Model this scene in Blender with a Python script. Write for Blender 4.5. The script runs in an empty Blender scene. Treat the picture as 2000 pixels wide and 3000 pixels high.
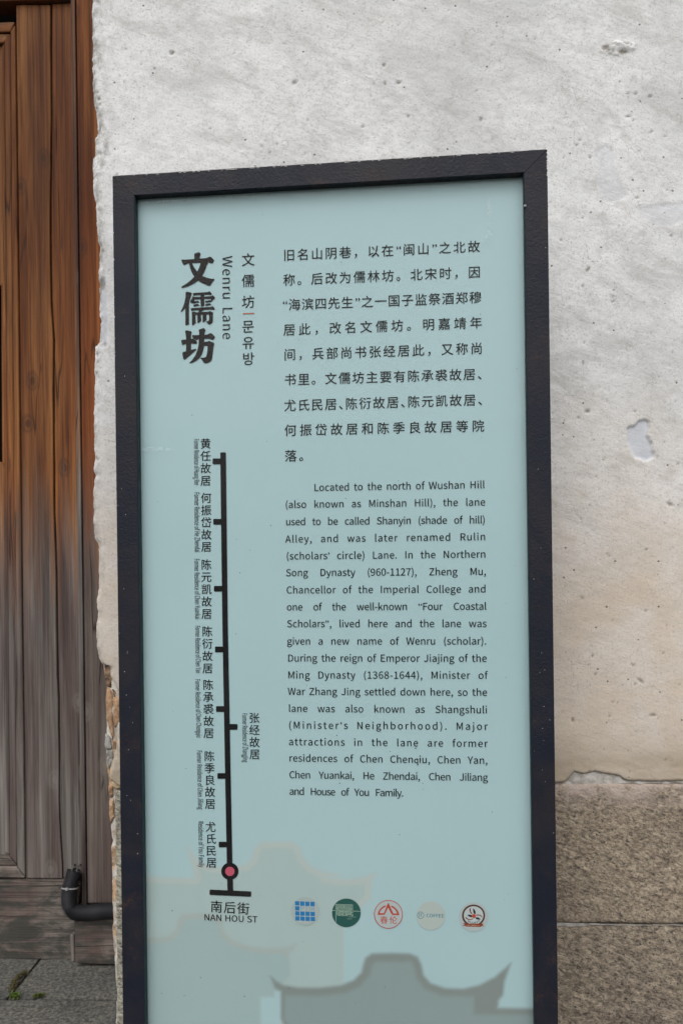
import bpy, math, random
import numpy as np
from mathutils import Vector

# ------------------------------------------------------------------ camera, world, sun, exposure
F, CX, CY, ROLL, H = 2500.0, 1000.0, 1622.0, 0.0125, 1.03   # lens in pixels of a 2000x3000 frame, camera height
scene = bpy.context.scene
COL = scene.collection
cam_data = bpy.data.cameras.new('camera')
cam = bpy.data.objects.new('camera', cam_data); COL.objects.link(cam)
cam_data.sensor_fit = 'VERTICAL'; cam_data.sensor_height = 36.0; cam_data.sensor_width = 24.0
cam_data.lens = 36.0 * F / 3000.0
cam_data.shift_y = (CY - 1500.0) / 3000.0
cam_data.clip_start = 0.05; cam_data.clip_end = 500.0
cam.location = (0, 0, H)
cam.rotation_euler = (math.radians(90), ROLL, 0)
cam_data.dof.use_dof = True; cam_data.dof.focus_distance = 1.61; cam_data.dof.aperture_fstop = 4.5
scene.camera = cam

world = bpy.data.worlds.new("World"); scene.world = world; world.use_nodes = True
nt = world.node_tree; nt.nodes.clear()
SUN_EL, SUN_AZ = math.radians(58), math.radians(192)
sky = nt.nodes.new('ShaderNodeTexSky'); sky.sky_type = 'NISHITA'; sky.sun_disc = False
sky.sun_elevation = SUN_EL; sky.sun_rotation = SUN_AZ; sky.dust_density = 4.0; sky.air_density = 1.0
hs = nt.nodes.new('ShaderNodeHueSaturation'); hs.inputs['Saturation'].default_value = 0.22
bg = nt.nodes.new('ShaderNodeBackground'); bg.inputs['Strength'].default_value = 0.15
out = nt.nodes.new('ShaderNodeOutputWorld')
nt.links.new(sky.outputs[0], hs.inputs['Color']); nt.links.new(hs.outputs[0], bg.inputs['Color']); nt.links.new(bg.outputs[0], out.inputs['Surface'])
sun_data = bpy.data.lights.new('sun', 'SUN'); sun_data.energy = 0.95; sun_data.angle = math.radians(100); sun_data.color = (1.0, 0.965, 0.92)
sun = bpy.data.objects.new('sun', sun_data); COL.objects.link(sun)
sd = Vector((math.cos(SUN_EL) * math.sin(SUN_AZ), math.cos(SUN_EL) * math.cos(SUN_AZ), math.sin(SUN_EL)))
sun.rotation_euler = sd.to_track_quat('Z', 'Y').to_euler(); sun.location = sd * 10
scene.view_settings.view_transform = 'Standard'; scene.view_settings.look = 'None'
scene.view_settings.exposure = 0.34; scene.view_settings.gamma = 1.0; scene.view_settings.use_curve_mapping = False
scene.cycles.max_bounces = 6; scene.cycles.transparent_max_bounces = 12
scene.cycles.caustics_reflective = False; scene.cycles.caustics_refractive = False
scene.render.film_transparent = False

# ------------------------------------------------------------------ helpers
class Plane:
    """an upright plane D metres ahead of the camera, turned by yaw about z; local x right, y away, z up"""
    def __init__(s, D, yaw):
        s.O = np.array([0.0, D]); s.yaw = yaw
        s.X = np.array([math.cos(yaw), -math.sin(yaw)]); s.Y = np.array([math.sin(yaw), math.cos(yaw)])
    def __call__(s, u, v, off=0.0):
        du, dv = u - CX, v - CY
        xr = (du * math.cos(ROLL) - dv * math.sin(ROLL)) / F
        zr = -(dv * math.cos(ROLL) + du * math.sin(ROLL)) / F
        d = np.array([xr, 1.0])
        t = (off + s.O @ s.Y) / (d @ s.Y)
        p = t * d - s.O
        return (float(p @ s.X), H + t * zr, t)
    def xz(s, u, v, off=0.0):
        p = s(u, v, off); return (p[0], p[1])
    def empty(s, name, x=0.0):
        o = bpy.data.objects.new(name, None); COL.objects.link(o)
        q = s.O + s.X * x
        o.location = (q[0], q[1], 0); o.rotation_euler = (0, 0, -s.yaw); o.empty_display_size = 0.1
        return o

SIGN = Plane(1.60, math.radians(6.1))
WALL = Plane(1.84, math.radians(2.3))
DOOR = Plane(2.17, math.radians(2.3))

def tag(o, label=None, cat=None, group=None, kind=None):
    if label: o['label'] = label
    if cat: o['category'] = cat
    if group: o['group'] = group
    if kind: o['kind'] = kind
    return o

def mesh_obj(name, verts, faces, mat, parent=None, smooth=False):
    me = bpy.data.meshes.new(name); me.from_pydata(verts, [], faces); me.update()
    if mat: me.materials.append(mat)
    if smooth: me.polygons.foreach_set('use_smooth', [True] * len(me.polygons))
    o = bpy.data.objects.new(name, me); COL.objects.link(o); o.parent = parent
    return o

def bevel(o, w, seg=2):
    m = o.modifiers.new('bevel', 'BEVEL'); m.width = w; m.segments = seg; m.limit_method = 'ANGLE'; m.angle_limit = math.radians(40)
    m.harden_normals = False
    return o

def prism(name, poly, y0, y1, mat, parent=None, bev=0.0, seg=2):
    """poly = (x, z) points; y0 front (nearer the camera), y1 back"""
    a = 0
    n = len(poly)
    for i in range(n):
        x0, z0 = poly[i]; x1, z1 = poly[(i + 1) % n]; a += x0 * z1 - x1 * z0
    if a > 0: poly = poly[::-1]        # clockwise seen from the front (-y) ... flip so normals face out
    v = [(x, y0, z) for x, z in poly] + [(x, y1, z) for x, z in poly]
    f = [tuple(range(n - 1, -1, -1)), tuple(range(n, 2 * n))]
    f += [(i, (i + 1) % n, n + (i + 1) % n, n + i) for i in range(n)]
    o = mesh_obj(name, v, f, mat, parent)
    if bev: bevel(o, bev, seg)
    return o

def box(name, x0, x1, y0, y1, z0, z1, mat, parent=None, bev=0.0, seg=2):
    return prism(name, [(x0, z0), (x1, z0), (x1, z1), (x0, z1)], y0, y1, mat, parent, bev, seg)

def vnoise(x, y, seed=0, octaves=4, gain=0.5, lac=2.0):
    r = np.random.RandomState(seed); out_ = np.zeros(np.broadcast(x, y).shape); amp = 1.0; tot = 0.0
    for o_ in range(octaves):
        t = r.rand(256, 256)
        xi = np.floor(x).astype(int); yi = np.floor(y).astype(int)
        fx = x - xi; fy = y - yi
        fx = fx * fx * fx * (fx * (fx * 6 - 15) + 10); fy = fy * fy * fy * (fy * (fy * 6 - 15) + 10)
        a = t[xi % 256, yi % 256]; b = t[(xi + 1) % 256, yi % 256]; c = t[xi % 256, (yi + 1) % 256]; d = t[(xi + 1) % 256, (yi + 1) % 256]
        out_ += amp * ((a * (1 - fx) + b * fx) * (1 - fy) + (c * (1 - fx) + d * fx) * fy - 0.5)
        tot += amp; amp *= gain; x = x * lac + 17.3; y = y * lac + 5.7
    return out_ / tot * 2

def seg_dist(X, Y, poly, closed=True):
    """distance from the points to a polyline and the inside test"""
    P = np.array(poly, float); n = len(P)
    best = np.full(X.shape, 1e9); ins = np.zeros(X.shape, bool)
    for i in range(n if closed else n - 1):
        a = P[i]; b = P[(i + 1) % n]; e = b - a; L = max((e ** 2).sum(), 1e-12)
        t = np.clip(((X - a[0]) * e[0] + (Y - a[1]) * e[1]) / L, 0, 1)
        best = np.minimum(best, np.hypot(X - a[0] - t * e[0], Y - a[1] - t * e[1]))
        if closed:
            c = ((a[1] > Y) != (b[1] > Y))
            with np.errstate(divide='ignore', invalid='ignore'):
                xx = (b[0] - a[0]) * (Y - a[1]) / (b[1] - a[1]) + a[0]
            ins ^= c & (X < xx)
    return (np.where(ins, -best, best)) if closed else best

def sstep(a, b, x):
    t = np.clip((x - a) / (b - a), 0, 1); return t * t * (3 - 2 * t)

def grid_obj(name, X, Y, Z, mat, parent=None, attr=None, smooth=True, keep=None):
    """X, Y, Z arrays (rows, cols); row 0 = lowest z, columns left to right"""
    nr, nc = X.shape
    me = bpy.data.meshes.new(name)
    co = np.stack([X, Y, Z], -1).reshape(-1, 3).astype(np.float32)
    i = np.arange((nr - 1) * nc).reshape(nr - 1, nc)[:, :-1]
    q = np.stack([i, i + 1, i + 1 + nc, i + nc], -1)
    if keep is not None: q = q[keep]
    q = q.reshape(-1, 4)
    me.vertices.add(len(co)); me.vertices.foreach_set('co', co.ravel())
    me.loops.add(q.size); me.loops.foreach_set('vertex_index', q.ravel().astype(np.int32))
    me.polygons.add(len(q)); me.polygons.foreach_set('loop_start', np.arange(0, q.size, 4, dtype=np.int32))
    me.update(calc_edges=True)
    me.polygons.foreach_set('use_smooth', np.full(len(q), smooth))
    if attr is not None:
        ca = me.color_attributes.new('paint', 'FLOAT_COLOR', 'POINT')
        ca.data.foreach_set('color', attr.reshape(-1, 4).astype(np.float32).ravel())
    me.materials.append(mat)
    me.validate()
    o = bpy.data.objects.new(name, me); COL.objects.link(o); o.parent = parent
    return o

# ------------------------------------------------------------------ materials
class M:
    def __init__(s, name, rough=0.8, color=(0.5, 0.5, 0.5), spec=0.4, metal=0.0):
        s.m = bpy.data.materials.new(name); s.m.use_nodes = True; s.t = s.m.node_tree
        s.b = s.t.nodes['Principled BSDF']; s.o = s.t.nodes['Material Output']
        s.b.inputs['Roughness'].default_value = rough; s.b.inputs['Base Color'].default_value = (*color, 1)
        s.b.inputs['Specular IOR Level'].default_value = spec; s.b.inputs['Metallic'].default_value = metal
    def n(s, t, **k):
        x = s.t.nodes.new(t)
        for a, b in k.items(): setattr(x, a, b)
        return x
    def l(s, a, b): s.t.links.new(a, b)
    def coord(s, scale=(1, 1, 1), loc=(0, 0, 0), rot=(0, 0, 0), rnd=False):
        tc = s.n('ShaderNodeTexCoord'); mp = s.n('ShaderNodeMapping')
        mp.inputs['Scale'].default_value = scale; mp.inputs['Location'].default_value = loc; mp.inputs['Rotation'].default_value = rot
        if rnd:
            oi = s.n('ShaderNodeObjectInfo'); ml = s.n('ShaderNodeMath', operation='MULTIPLY'); ml.inputs[1].default_value = 37.0
            s.l(oi.outputs['Random'], ml.inputs[0]); ad = s.n('ShaderNodeVectorMath', operation='ADD')
            s.l(tc.outputs['Object'], ad.inputs[0]); s.l(ml.outputs[0], ad.inputs[1]); s.l(ad.outputs[0], mp.inputs[0])
        else:
            s.l(tc.outputs['Object'], mp.inputs[0])
        return mp.outputs[0]
    def aniso(s, ang, sx, sz, rnd=False):
        """streaks that run down to the right by ang, sx along and sz across"""
        tc = s.n('ShaderNodeTexCoord'); mp = s.n('ShaderNodeMapping', vector_type='TEXTURE'); mp.inputs['Rotation'].default_value = (0, ang, 0); mp.inputs['Scale'].default_value = (1 / sx, 1, 1 / sz)
        src = tc.outputs['Object']
        if rnd:
            oi = s.n('ShaderNodeObjectInfo'); ad = s.n('ShaderNodeVectorMath', operation='ADD'); ml = s.n('ShaderNodeMath', operation='MULTIPLY'); ml.inputs[1].default_value = 37.0
            s.l(oi.outputs['Random'], ml.inputs[0]); s.l(src, ad.inputs[0]); s.l(ml.outputs[0], ad.inputs[1]); src = ad.outputs[0]
        s.l(src, mp.inputs[0]); return mp.outputs[0]
    def noise(s, vec, scale, detail=4, rough=0.55, dist=0.0):
        x = s.n('ShaderNodeTexNoise'); x.inputs['Scale'].default_value = scale; x.inputs['Detail'].default_value = detail
        x.inputs['Roughness'].default_value = rough; x.inputs['Distortion'].default_value = dist
        s.l(vec, x.inputs['Vector']); return x.outputs['Fac']
    def ramp(s, fac, stops, interp='LINEAR'):
        x = s.n('ShaderNodeValToRGB'); x.color_ramp.interpolation = interp; e = x.color_ramp.elements
        while len(e) > 1: e.remove(e[-1])
        for i, (p, c) in enumerate(stops):
            el = e[0] if i == 0 else e.new(p)
            el.position = p
            el.color = (*c, 1) if isinstance(c, tuple) else (c, c, c, 1)
        s.l(fac, x.inputs[0]); return x.outputs[0]
    def mix(s, fac, a, b, mode='MIX'):
        x = s.n('ShaderNodeMix', data_type='RGBA', blend_type=mode)
        for v, i in ((fac, 0), (a, 6), (b, 7)):
            if isinstance(v, (int, float)): x.inputs[i].default_value = v
            elif isinstance(v, tuple): x.inputs[i].default_value = (*v, 1)
            else: s.l(v, x.inputs[i])
        return x.outputs[2]
    def math(s, op, a, b=0.0, clamp=False):
        x = s.n('ShaderNodeMath', operation=op, use_clamp=clamp)
        for v, i in ((a, 0), (b, 1)):
            if isinstance(v, (int, float)): x.inputs[i].default_value = v
            else: s.l(v, x.inputs[i])
        return x.outputs[0]
    def zr(s, lo, hi, axis=2):
        tc = s.n('ShaderNodeTexCoord'); sp = s.n('ShaderNodeSeparateXYZ'); s.l(tc.outputs['Object'], sp.inputs[0])
        mr = s.n('ShaderNodeMapRange', interpolation_type='SMOOTHSTEP'); mr.inputs[1].default_value = lo; mr.inputs[2].default_value = hi
        s.l(sp.outputs[axis], mr.inputs[0]); return mr.outputs[0]
    def color(s, c): s.l(c, s.b.inputs['Base Color']); return s
    def bump(s, h, strength=0.4, dist=0.002):
        x = s.n('ShaderNodeBump'); x.inputs['Strength'].default_value = strength; x.inputs['Distance'].default_value = dist
        s.l(h, x.inputs['Height']); s.l(x.outputs[0], s.b.inputs['Normal']); return s

def flat(name, c, rough=0.6, spec=0.08): return M(name, rough, c, spec).m

def wood(name, horizontal=False, bias=0.0, tint=(1, 1, 1)):
    m = M(name, 0.75, spec=0.2)
    def sc(a, b): return (b, 1, a) if horizontal else (a, 1, b)
    g1 = m.noise(m.coord(scale=sc(30, 1.0), rnd=True), 1.0, 6, 0.68, 0.5)
    g2 = m.noise(m.coord(scale=sc(95, 1.6), rnd=True), 1.0, 5, 0.7, 0.3)
    g3 = m.noise(m.coord(scale=sc(230, 3.5), rnd=True), 1.0, 4, 0.7)
    g = m.math('ADD', m.math('MULTIPLY', g1, 0.5), m.math('ADD', m.math('MULTIPLY', g2, 0.3), m.math('MULTIPLY', g3, 0.2)))
    brown = m.ramp(g, [(0.36, (0.070, 0.025, 0.011)), (0.45, (0.150, 0.060, 0.023)), (0.53, (0.260, 0.110, 0.037)), (0.62, (0.43, 0.215, 0.075))])
    grey = m.ramp(g, [(0.36, (0.050, 0.043, 0.039)), (0.45, (0.108, 0.095, 0.086)), (0.54, (0.182, 0.164, 0.148)), (0.64, (0.285, 0.264, 0.243))])
    z = m.zr(0.60, 1.56)
    lo = m.noise(m.coord(scale=(12, 1, 1.3), rnd=True), 1.0, 4, 0.65)
    w = m.math('ADD', z, m.math('MULTIPLY', m.math('SUBTRACT', lo, 0.5), 0.7), True)
    w = m.math('ADD', w, m.math('MULTIPLY', m.math('SUBTRACT', g2, 0.5), 1.1), True)
    w = m.math('ADD', w, bias, True)
    w = m.ramp(w, [(0.20, 0.0), (0.74, 1.0)])
    c = m.mix(w, grey, brown)
    blot = m.noise(m.coord(scale=(7, 1, 1.0), rnd=True), 1.0, 4, 0.6)
    c = m.mix(m.ramp(blot, [(0.42, 0.0), (0.60, 0.75)]), c, m.mix(1.0, c, (0.60, 0.44, 0.44), 'MULTIPLY'))
    # darker towards the top
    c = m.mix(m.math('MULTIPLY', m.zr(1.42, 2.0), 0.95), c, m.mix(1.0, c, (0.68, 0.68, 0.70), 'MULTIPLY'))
    # long drying cracks
    cn = m.noise(m.coord(scale=sc(11, 0.55), rnd=True), 1.0, 3, 0.5, 0.4)
    cr = m.math('MULTIPLY', m.ramp(m.math('ABSOLUTE', m.math('SUBTRACT', cn, 0.5)), [(0.0, 1.0), (0.007, 0.0)]), m.ramp(m.noise(m.coord(scale=sc(20, 3), rnd=True), 1.0, 2), [(0.45, 0.0), (0.55, 0.85)]))
    c = m.mix(cr, c, (0.022, 0.016, 0.013))
    # knots
    vk = m.coord(scale=(9, 1, 6), rot=(math.radians(90), 0, 0), rnd=True)
    vo = m.n('ShaderNodeTexVoronoi', voronoi_dimensions='2D'); m.l(vk, vo.inputs['Vector']); vo.inputs['Scale'].default_value = 0.55
    vd = m.math('ADD', vo.outputs['Distance'], m.math('MULTIPLY', m.math('SUBTRACT', g2, 0.5), 0.06))
    kn = m.ramp(vd, [(0.025, 1.0), (0.050, 0.25), (0.065, 0.65), (0.10, 0.0)])
    c = m.mix(m.math('MULTIPLY', kn, m.math('ADD', m.math('MULTIPLY', w, 0.35), 0.4)), c, m.mix(w, (0.22, 0.205, 0.185), (0.045, 0.022, 0.014)))
    if horizontal:
        st = m.noise(m.coord(scale=(9, 1, 24)), 1.0, 6, 0.75, 0.5); zz_ = m.math('SUBTRACT', 1.0, m.zr(0.0, 0.22)); lf = m.math('SUBTRACT', 1.0, m.zr(-0.15, 0.30, 0))
        ad_ = m.math('ADD', st, m.math('MULTIPLY', m.math('ADD', zz_, lf), 0.10))
        c = m.mix(m.ramp(ad_, [(0.56, 0.0), (0.70, 0.85)]), m.mix(1.0, c, (1.12, 1.05, 1.02), 'MULTIPLY'), (0.040, 0.043, 0.036))
    c = m.mix(m.math('ADD', m.math('MULTIPLY', w, 0.8), 0.2), c, m.mix(1.0, c, tint, 'MULTIPLY'))
    m.color(c); m.bump(m.math('SUBTRACT', g, m.math('MULTIPLY', cr, 0.5)), 1.0, 0.006)
    return m.m

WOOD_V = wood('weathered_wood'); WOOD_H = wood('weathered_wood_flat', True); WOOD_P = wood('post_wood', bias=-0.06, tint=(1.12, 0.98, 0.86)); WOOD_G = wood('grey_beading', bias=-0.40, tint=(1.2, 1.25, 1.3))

def plaster_mat():
    m = M('lime_plaster', 0.9, spec=0.2)
    at = m.n('ShaderNodeAttribute', attribute_name='paint'); sp = m.n('ShaderNodeSeparateColor'); m.l(at.outputs['Color'], sp.inputs[0])
    v = m.coord()
    big = m.noise(v, 2.3, 5, 0.6, 0.4); mid = m.noise(m.aniso(0.5, 1, 1.8), 10, 6, 0.7, 0.8); fine = m.noise(v, 120, 5, 0.75)
    c = m.ramp(big, [(0.34, (0.575, 0.58, 0.58)), (0.5, (0.685, 0.69, 0.688)), (0.66, (0.745, 0.745, 0.74))])
    # grey smears from the trowel
    sm = m.noise(m.aniso(0.42, 3.2, 10), 1.5, 6, 0.72, 0.7)
    c = m.mix(m.ramp(sm, [(0.50, 0.0), (0.66, 0.62)]), c, (0.44, 0.435, 0.42))
    c = m.mix(m.ramp(mid, [(0.5, 0.0), (0.66, 0.45)]), c, (0.48, 0.478, 0.462))
    cl = m.noise(v, 34, 5, 0.75, 0.5); c = m.mix(m.ramp(cl, [(0.36, 0.30), (0.50, 0.0)]), c, (0.43, 0.425, 0.41))
    # ageing: warm beige towards the foot, broken up by noise
    lo = m.math('SUBTRACT', 1.0, m.zr(0.66, 1.62))
    w = m.math('ADD', lo, m.math('MULTIPLY', m.math('SUBTRACT', m.noise(v, 4.0, 4, 0.6), 0.5), 0.9), True)
    warm = m.mix(m.ramp(m.noise(v, 7, 5, 0.62, 0.5), [(0.4, 0.0), (0.62, 1.0)]), (0.560, 0.475, 0.385), (0.615, 0.55, 0.485))
    c = m.mix(m.math('MULTIPLY', m.ramp(w, [(0.12, 0.0), (0.85, 1.0)]), 0.93), c, warm)
    # earth stain just above the stone course
    st = m.math('SUBTRACT', 1.0, m.zr(0.545, 0.665))
    st = m.math('MULTIPLY', st, m.ramp(m.noise(m.coord(scale=(1, 1, 3)), 6, 4), [(0.25, 0.35), (0.6, 1.0)]))
    c = m.mix(m.math('MULTIPLY', st, 0.9), c, (0.33, 0.265, 0.185))
    # grains and hairline speckle
    g = m.noise(v, 210, 4, 0.75)
    c = m.mix(m.ramp(g, [(0.34, 0.6), (0.47, 0.0)]), c, (0.33, 0.31, 0.28))
    vo = m.n('ShaderNodeTexVoronoi'); m.l(m.coord(), vo.inputs['Vector']); vo.inputs['Scale'].default_value = 46; vo.inputs['Randomness'].default_value = 1
    vs = m.n('ShaderNodeSeparateColor'); m.l(vo.outputs['Color'], vs.inputs[0])
    dots = m.math('MULTIPLY', m.ramp(vo.outputs['Distance'], [(0.05, 1.0), (0.13, 0.0)]), m.math('GREATER_THAN', vs.outputs[0], 0.74))
    c = m.mix(m.math('MULTIPLY', dots, 0.9), c, (0.13, 0.115, 0.095))
    wd = m.math('MULTIPLY', m.ramp(vo.outputs['Distance'], [(0.06, 1.0), (0.12, 0.0)]), m.math('LESS_THAN', vs.outputs[0], 0.07))
    c = m.mix(m.math('MULTIPLY', wd, 0.6), c, (0.72, 0.72, 0.71))
    # hairlines
    hv = m.n('ShaderNodeTexVoronoi', feature='DISTANCE_TO_EDGE'); hv.inputs['Scale'].default_value = 16
    wv = m.n('ShaderNodeVectorMath', operation='ADD'); nz = m.n('ShaderNodeTexNoise'); nz.inputs['Scale'].default_value = 14; nz.inputs['Detail'].default_value = 4
    sv = m.n('ShaderNodeVectorMath', operation='SCALE'); sv.inputs['Scale'].default_value = 0.09
    m.l(m.coord(scale=(1.6, 1, 0.8)), nz.inputs['Vector']); m.l(nz.outputs['Color'], sv.inputs[0]); m.l(sv.outputs[0], wv.inputs[0]); m.l(m.coord(scale=(1.6, 1, 0.7)), wv.inputs[1]); m.l(wv.outputs[0], hv.inputs['Vector'])
    hl = m.math('MULTIPLY', m.ramp(hv.outputs['Distance'], [(0.0, 1.0), (0.022, 0.0)]), m.ramp(m.noise(v, 11, 3), [(0.50, 0.0), (0.60, 1.0)]))
    c = m.mix(m.math('MULTIPLY', hl, 0.28), c, (0.30, 0.285, 0.26))
    # things set per vertex: R dirt in pits, G bare undercoat, B mould along the broken edge
    c = m.mix(sp.outputs[1], c, m.mix(m.noise(v, 60, 4, 0.6), (0.50, 0.52, 0.56), (0.62, 0.63, 0.66)))
    mo = m.math('MULTIPLY', sp.outputs[2], m.ramp(m.noise(m.coord(scale=(1.3, 1, 1)), 38, 5, 0.7), [(0.42, 0.0), (0.60, 1.0)]))
    c = m.mix(m.math('MULTIPLY', mo, 0.75), c, (0.19, 0.185, 0.16))
    c = m.mix(m.math('MULTIPLY', sp.outputs[0], 0.9), c, (0.155, 0.135, 0.105))
    m.color(c)
    strk = m.noise(m.aniso(0.35, 22, 95), 1.2, 5, 0.7, 0.6)
    h = m.math('ADD', m.math('MULTIPLY', fine, 0.6), m.math('MULTIPLY', strk, 0.9))
    h = m.math('SUBTRACT', h, m.math('MULTIPLY', hl, 0.35)); h = m.math('SUBTRACT', h, m.math('MULTIPLY', dots, 1.2)); h = m.math('ADD', h, m.math('MULTIPLY', m.noise(v, 36, 4), 1.3))
    m.bump(h, 0.55, 0.0018)
    return m.m

def granite_mat(name, tint=(1, 1, 1), stain=True):
    m = M(name, 0.85, spec=0.25)
    v = m.aniso(0.35, 0.8, 1.35, True)
    a = m.noise(v, 120, 5, 0.78, 0.3); b = m.noise(v, 38, 4, 0.6); d = m.noise(v, 170, 3, 0.6)
    c = m.ramp(a, [(0.33, (0.075, 0.062, 0.050)), (0.43, (0.215, 0.177, 0.135)), (0.53, (0.360, 0.297, 0.220)), (0.66, (0.53, 0.45, 0.34))])
    c = m.mix(m.ramp(b, [(0.40, 0.0), (0.64, 0.6)]), c, m.mix(1.0, c, (0.70, 0.65, 0.66), 'MULTIPLY'))
    c = m.mix(m.ramp(d, [(0.33, 0.9), (0.40, 0.0)]), c, (0.035, 0.035, 0.036))
    L = m.noise(m.coord(rnd=True), 3.2, 3, 0.6)
    c = m.mix(m.ramp(L, [(0.44, 0.0), (0.66, 0.55)]), c, m.mix(1.0, c, (0.56, 0.55, 0.60), 'MULTIPLY'))
    if stain:
        w = m.math('MULTIPLY', m.zr(0.465, 0.530), m.ramp(m.noise(m.coord(), 17, 5, 0.65), [(0.36, 0.0), (0.50, 1.0)]))
        c = m.mix(m.math('MULTIPLY', w, 0.8), c, m.mix(m.noise(m.coord(), 60, 4, 0.7), (0.58, 0.51, 0.465), (0.44, 0.33, 0.27)))
    c = m.mix(1.0, c, tint, 'MULTIPLY')
    m.color(c); m.bump(m.math('ADD', a, m.math('MULTIPLY', b, 1.4)), 0.9, 0.004)
    return m.m

def core_mat():
    m = M('earth_and_lime', 0.95, spec=0.1)
    v = m.coord()
    a = m.noise(v, 45, 5, 0.7, 0.4); b = m.noise(m.coord(scale=(1, 1, 0.7)), 21, 4, 0.6, 0.6)
    clay = m.ramp(a, [(0.3, (0.20, 0.11, 0.055)), (0.5, (0.47, 0.32, 0.205)), (0.7, (0.66, 0.51, 0.36))])
    lime = m.ramp(a, [(0.3, (0.27, 0.25, 0.22)), (0.5, (0.55, 0.51, 0.46)), (0.7, (0.68, 0.65, 0.61))])
    c = m.mix(m.ramp(b, [(0.42, 0.0), (0.52, 1.0)]), clay, lime)
    m.color(c); m.bump(a, 1.0, 0.006); return m.m

def brick_mat(name, c0, c1):
    m = M(name, 0.92, spec=0.1); a = m.noise(m.coord(rnd=True), 55, 5, 0.7, 0.3)
    c = m.ramp(a, [(0.30, tuple(x * 0.35 for x in c0)), (0.45, c0), (0.66, c1)])
    m.color(c); m.bump(m.math('ADD', a, m.noise(m.coord(rnd=True), 24, 4)), 0.9, 0.006); return m.m

def frame_mat(name, rust=0.0):
    m = M(name, 0.42, spec=0.18)
    v = m.coord()
    a = m.noise(m.coord(scale=(1, 1, 1)), 5.0, 5, 0.65, 0.8); h = m.noise(v, 170, 4, 0.65, 0.5)
    c = m.mix(m.ramp(a, [(0.42, 0.0), (0.62, 1.0)]), (0.011, 0.013, 0.022), (0.019, 0.018, 0.023))
    r = m.math('MULTIPLY', m.ramp(m.noise(v, 9.0, 5, 0.7, 0.6), [(0.55, 0.0), (0.70, 1.0)]), m.ramp(h, [(0.42, 0.0), (0.6, 1.0)]))
    c = m.mix(m.math('MULTIPLY', r, 0.7), c, (0.060, 0.033, 0.024))
    d = m.noise(v, 700, 2, 0.5); c = m.mix(m.ramp(d, [(0.72, 0.0), (0.77, 0.6)]), c, (0.14, 0.135, 0.13))
    m.color(c)
    amt = m.math('ADD', m.math('MULTIPLY', m.zr(1.68, 1.72), 0.5), m.ramp(m.noise(v, 3.5, 3), [(0.42, 0.2), (0.62, 0.9)]))
    m.bump(m.math('MULTIPLY', h, amt), 0.7, 0.0020)
    m.l(m.ramp(m.noise(v, 20, 4), [(0.3, 0.30), (0.7, 0.52)]), m.b.inputs['Roughness'])
    return m.m

def glass_mat():
    m = M('clear_glass'); t = m.t; t.nodes.remove(m.b)
    tr = m.n('ShaderNodeBsdfTransparent'); tr.inputs[0].default_value = (0.985, 0.995, 0.994, 1)
    gl = m.n('ShaderNodeBsdfGlossy'); gl.inputs['Roughness'].default_value = 0.06
    fr = m.n('ShaderNodeFresnel'); fr.inputs[0].default_value = 1.28
    mx = m.n('ShaderNodeMixShader'); ge = m.n('ShaderNodeNewGeometry'); m.l(m.math('MULTIPLY', fr.outputs[0], m.math('SUBTRACT', 1.0, ge.outputs['Backfacing'])), mx.inputs[0]); m.l(tr.outputs[0], mx.inputs[1]); m.l(gl.outputs[0], mx.inputs[2])
    df = m.n('ShaderNodeBsdfDiffuse'); df.inputs[0].default_value = (0.62, 0.66, 0.64, 1); m2 = m.n('ShaderNodeMixShader')
    film = m.math('MULTIPLY', m.ramp(m.noise(m.coord(scale=(9, 1, 1.6)), 1.0, 5, 0.65, 0.6), [(0.42, 0.0), (0.70, 0.018)]), m.math('SUBTRACT', 1.0, ge.outputs['Backfacing']))
    m.l(film, m2.inputs[0]); m.l(mx.outputs[0], m2.inputs[1]); m.l(df.outputs[0], m2.inputs[2])
    m.l(m2.outputs[0], m.o.inputs[0]); return m.m

def panel_mat():
    m = M('printed_panel', 0.55, spec=0.3)
    at = m.n('ShaderNodeAttribute', attribute_name='paint')
    n1 = m.noise(m.coord(), 3.0, 3, 0.5)
    c = m.mix(m.ramp(n1, [(0.40, 0.0), (0.65, 0.35)]), at.outputs['Color'], m.mix(1.0, at.outputs['Color'], (0.93, 0.965, 0.96), 'MULTIPLY'))
    m.color(c); return m.m

def paving_mat():
    m = M('paving_stone', 0.88, spec=0.25)
    v = m.coord(rnd=True)
    a = m.noise(v, 120, 5, 0.7); b = m.noise(v, 5, 4, 0.6, 0.4)
    c = m.ramp(a, [(0.34, (0.034, 0.034, 0.032)), (0.5, (0.094, 0.092, 0.081)), (0.64, (0.175, 0.168, 0.142))])
    c = m.mix(m.ramp(b, [(0.38, 0.0), (0.62, 0.75)]), c, m.mix(1.0, c, (0.62, 0.66, 0.72), 'MULTIPLY'))
    m.color(c); m.bump(m.math('ADD', a, b), 0.6, 0.003); return m.m

MP = plaster_mat(); MG = granite_mat('granite'); MGL = granite_mat('lower_granite', (0.86, 0.87, 0.88), False); MGJ = granite_mat('jamb_granite', (1.22, 1.42, 1.52), False)
MC = core_mat(); MF = frame_mat('frame_paint'); MGLASS = glass_mat(); MPANEL = panel_mat(); MPAV = paving_mat()
INK = flat('ink', (0.007, 0.0065, 0.007), 0.5, 0.02); TITLE_INK = flat('title_ink', (0.013, 0.010, 0.009), 0.5, 0.02)
MORTAR = core_mat(); MORTAR.name = 'mortar'
def lime_mat(k=1.0):
    m = M('lime_mortar', 0.95, spec=0.1); a = m.noise(m.coord(), 50, 5, 0.7)
    m.color(m.mix(1.0, m.ramp(a, [(0.3, (0.30, 0.275, 0.245)), (0.5, (0.50, 0.47, 0.43)), (0.7, (0.62, 0.59, 0.555))]), (k, k, k), 'MULTIPLY')); m.bump(a, 0.9, 0.004); return m.m
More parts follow.
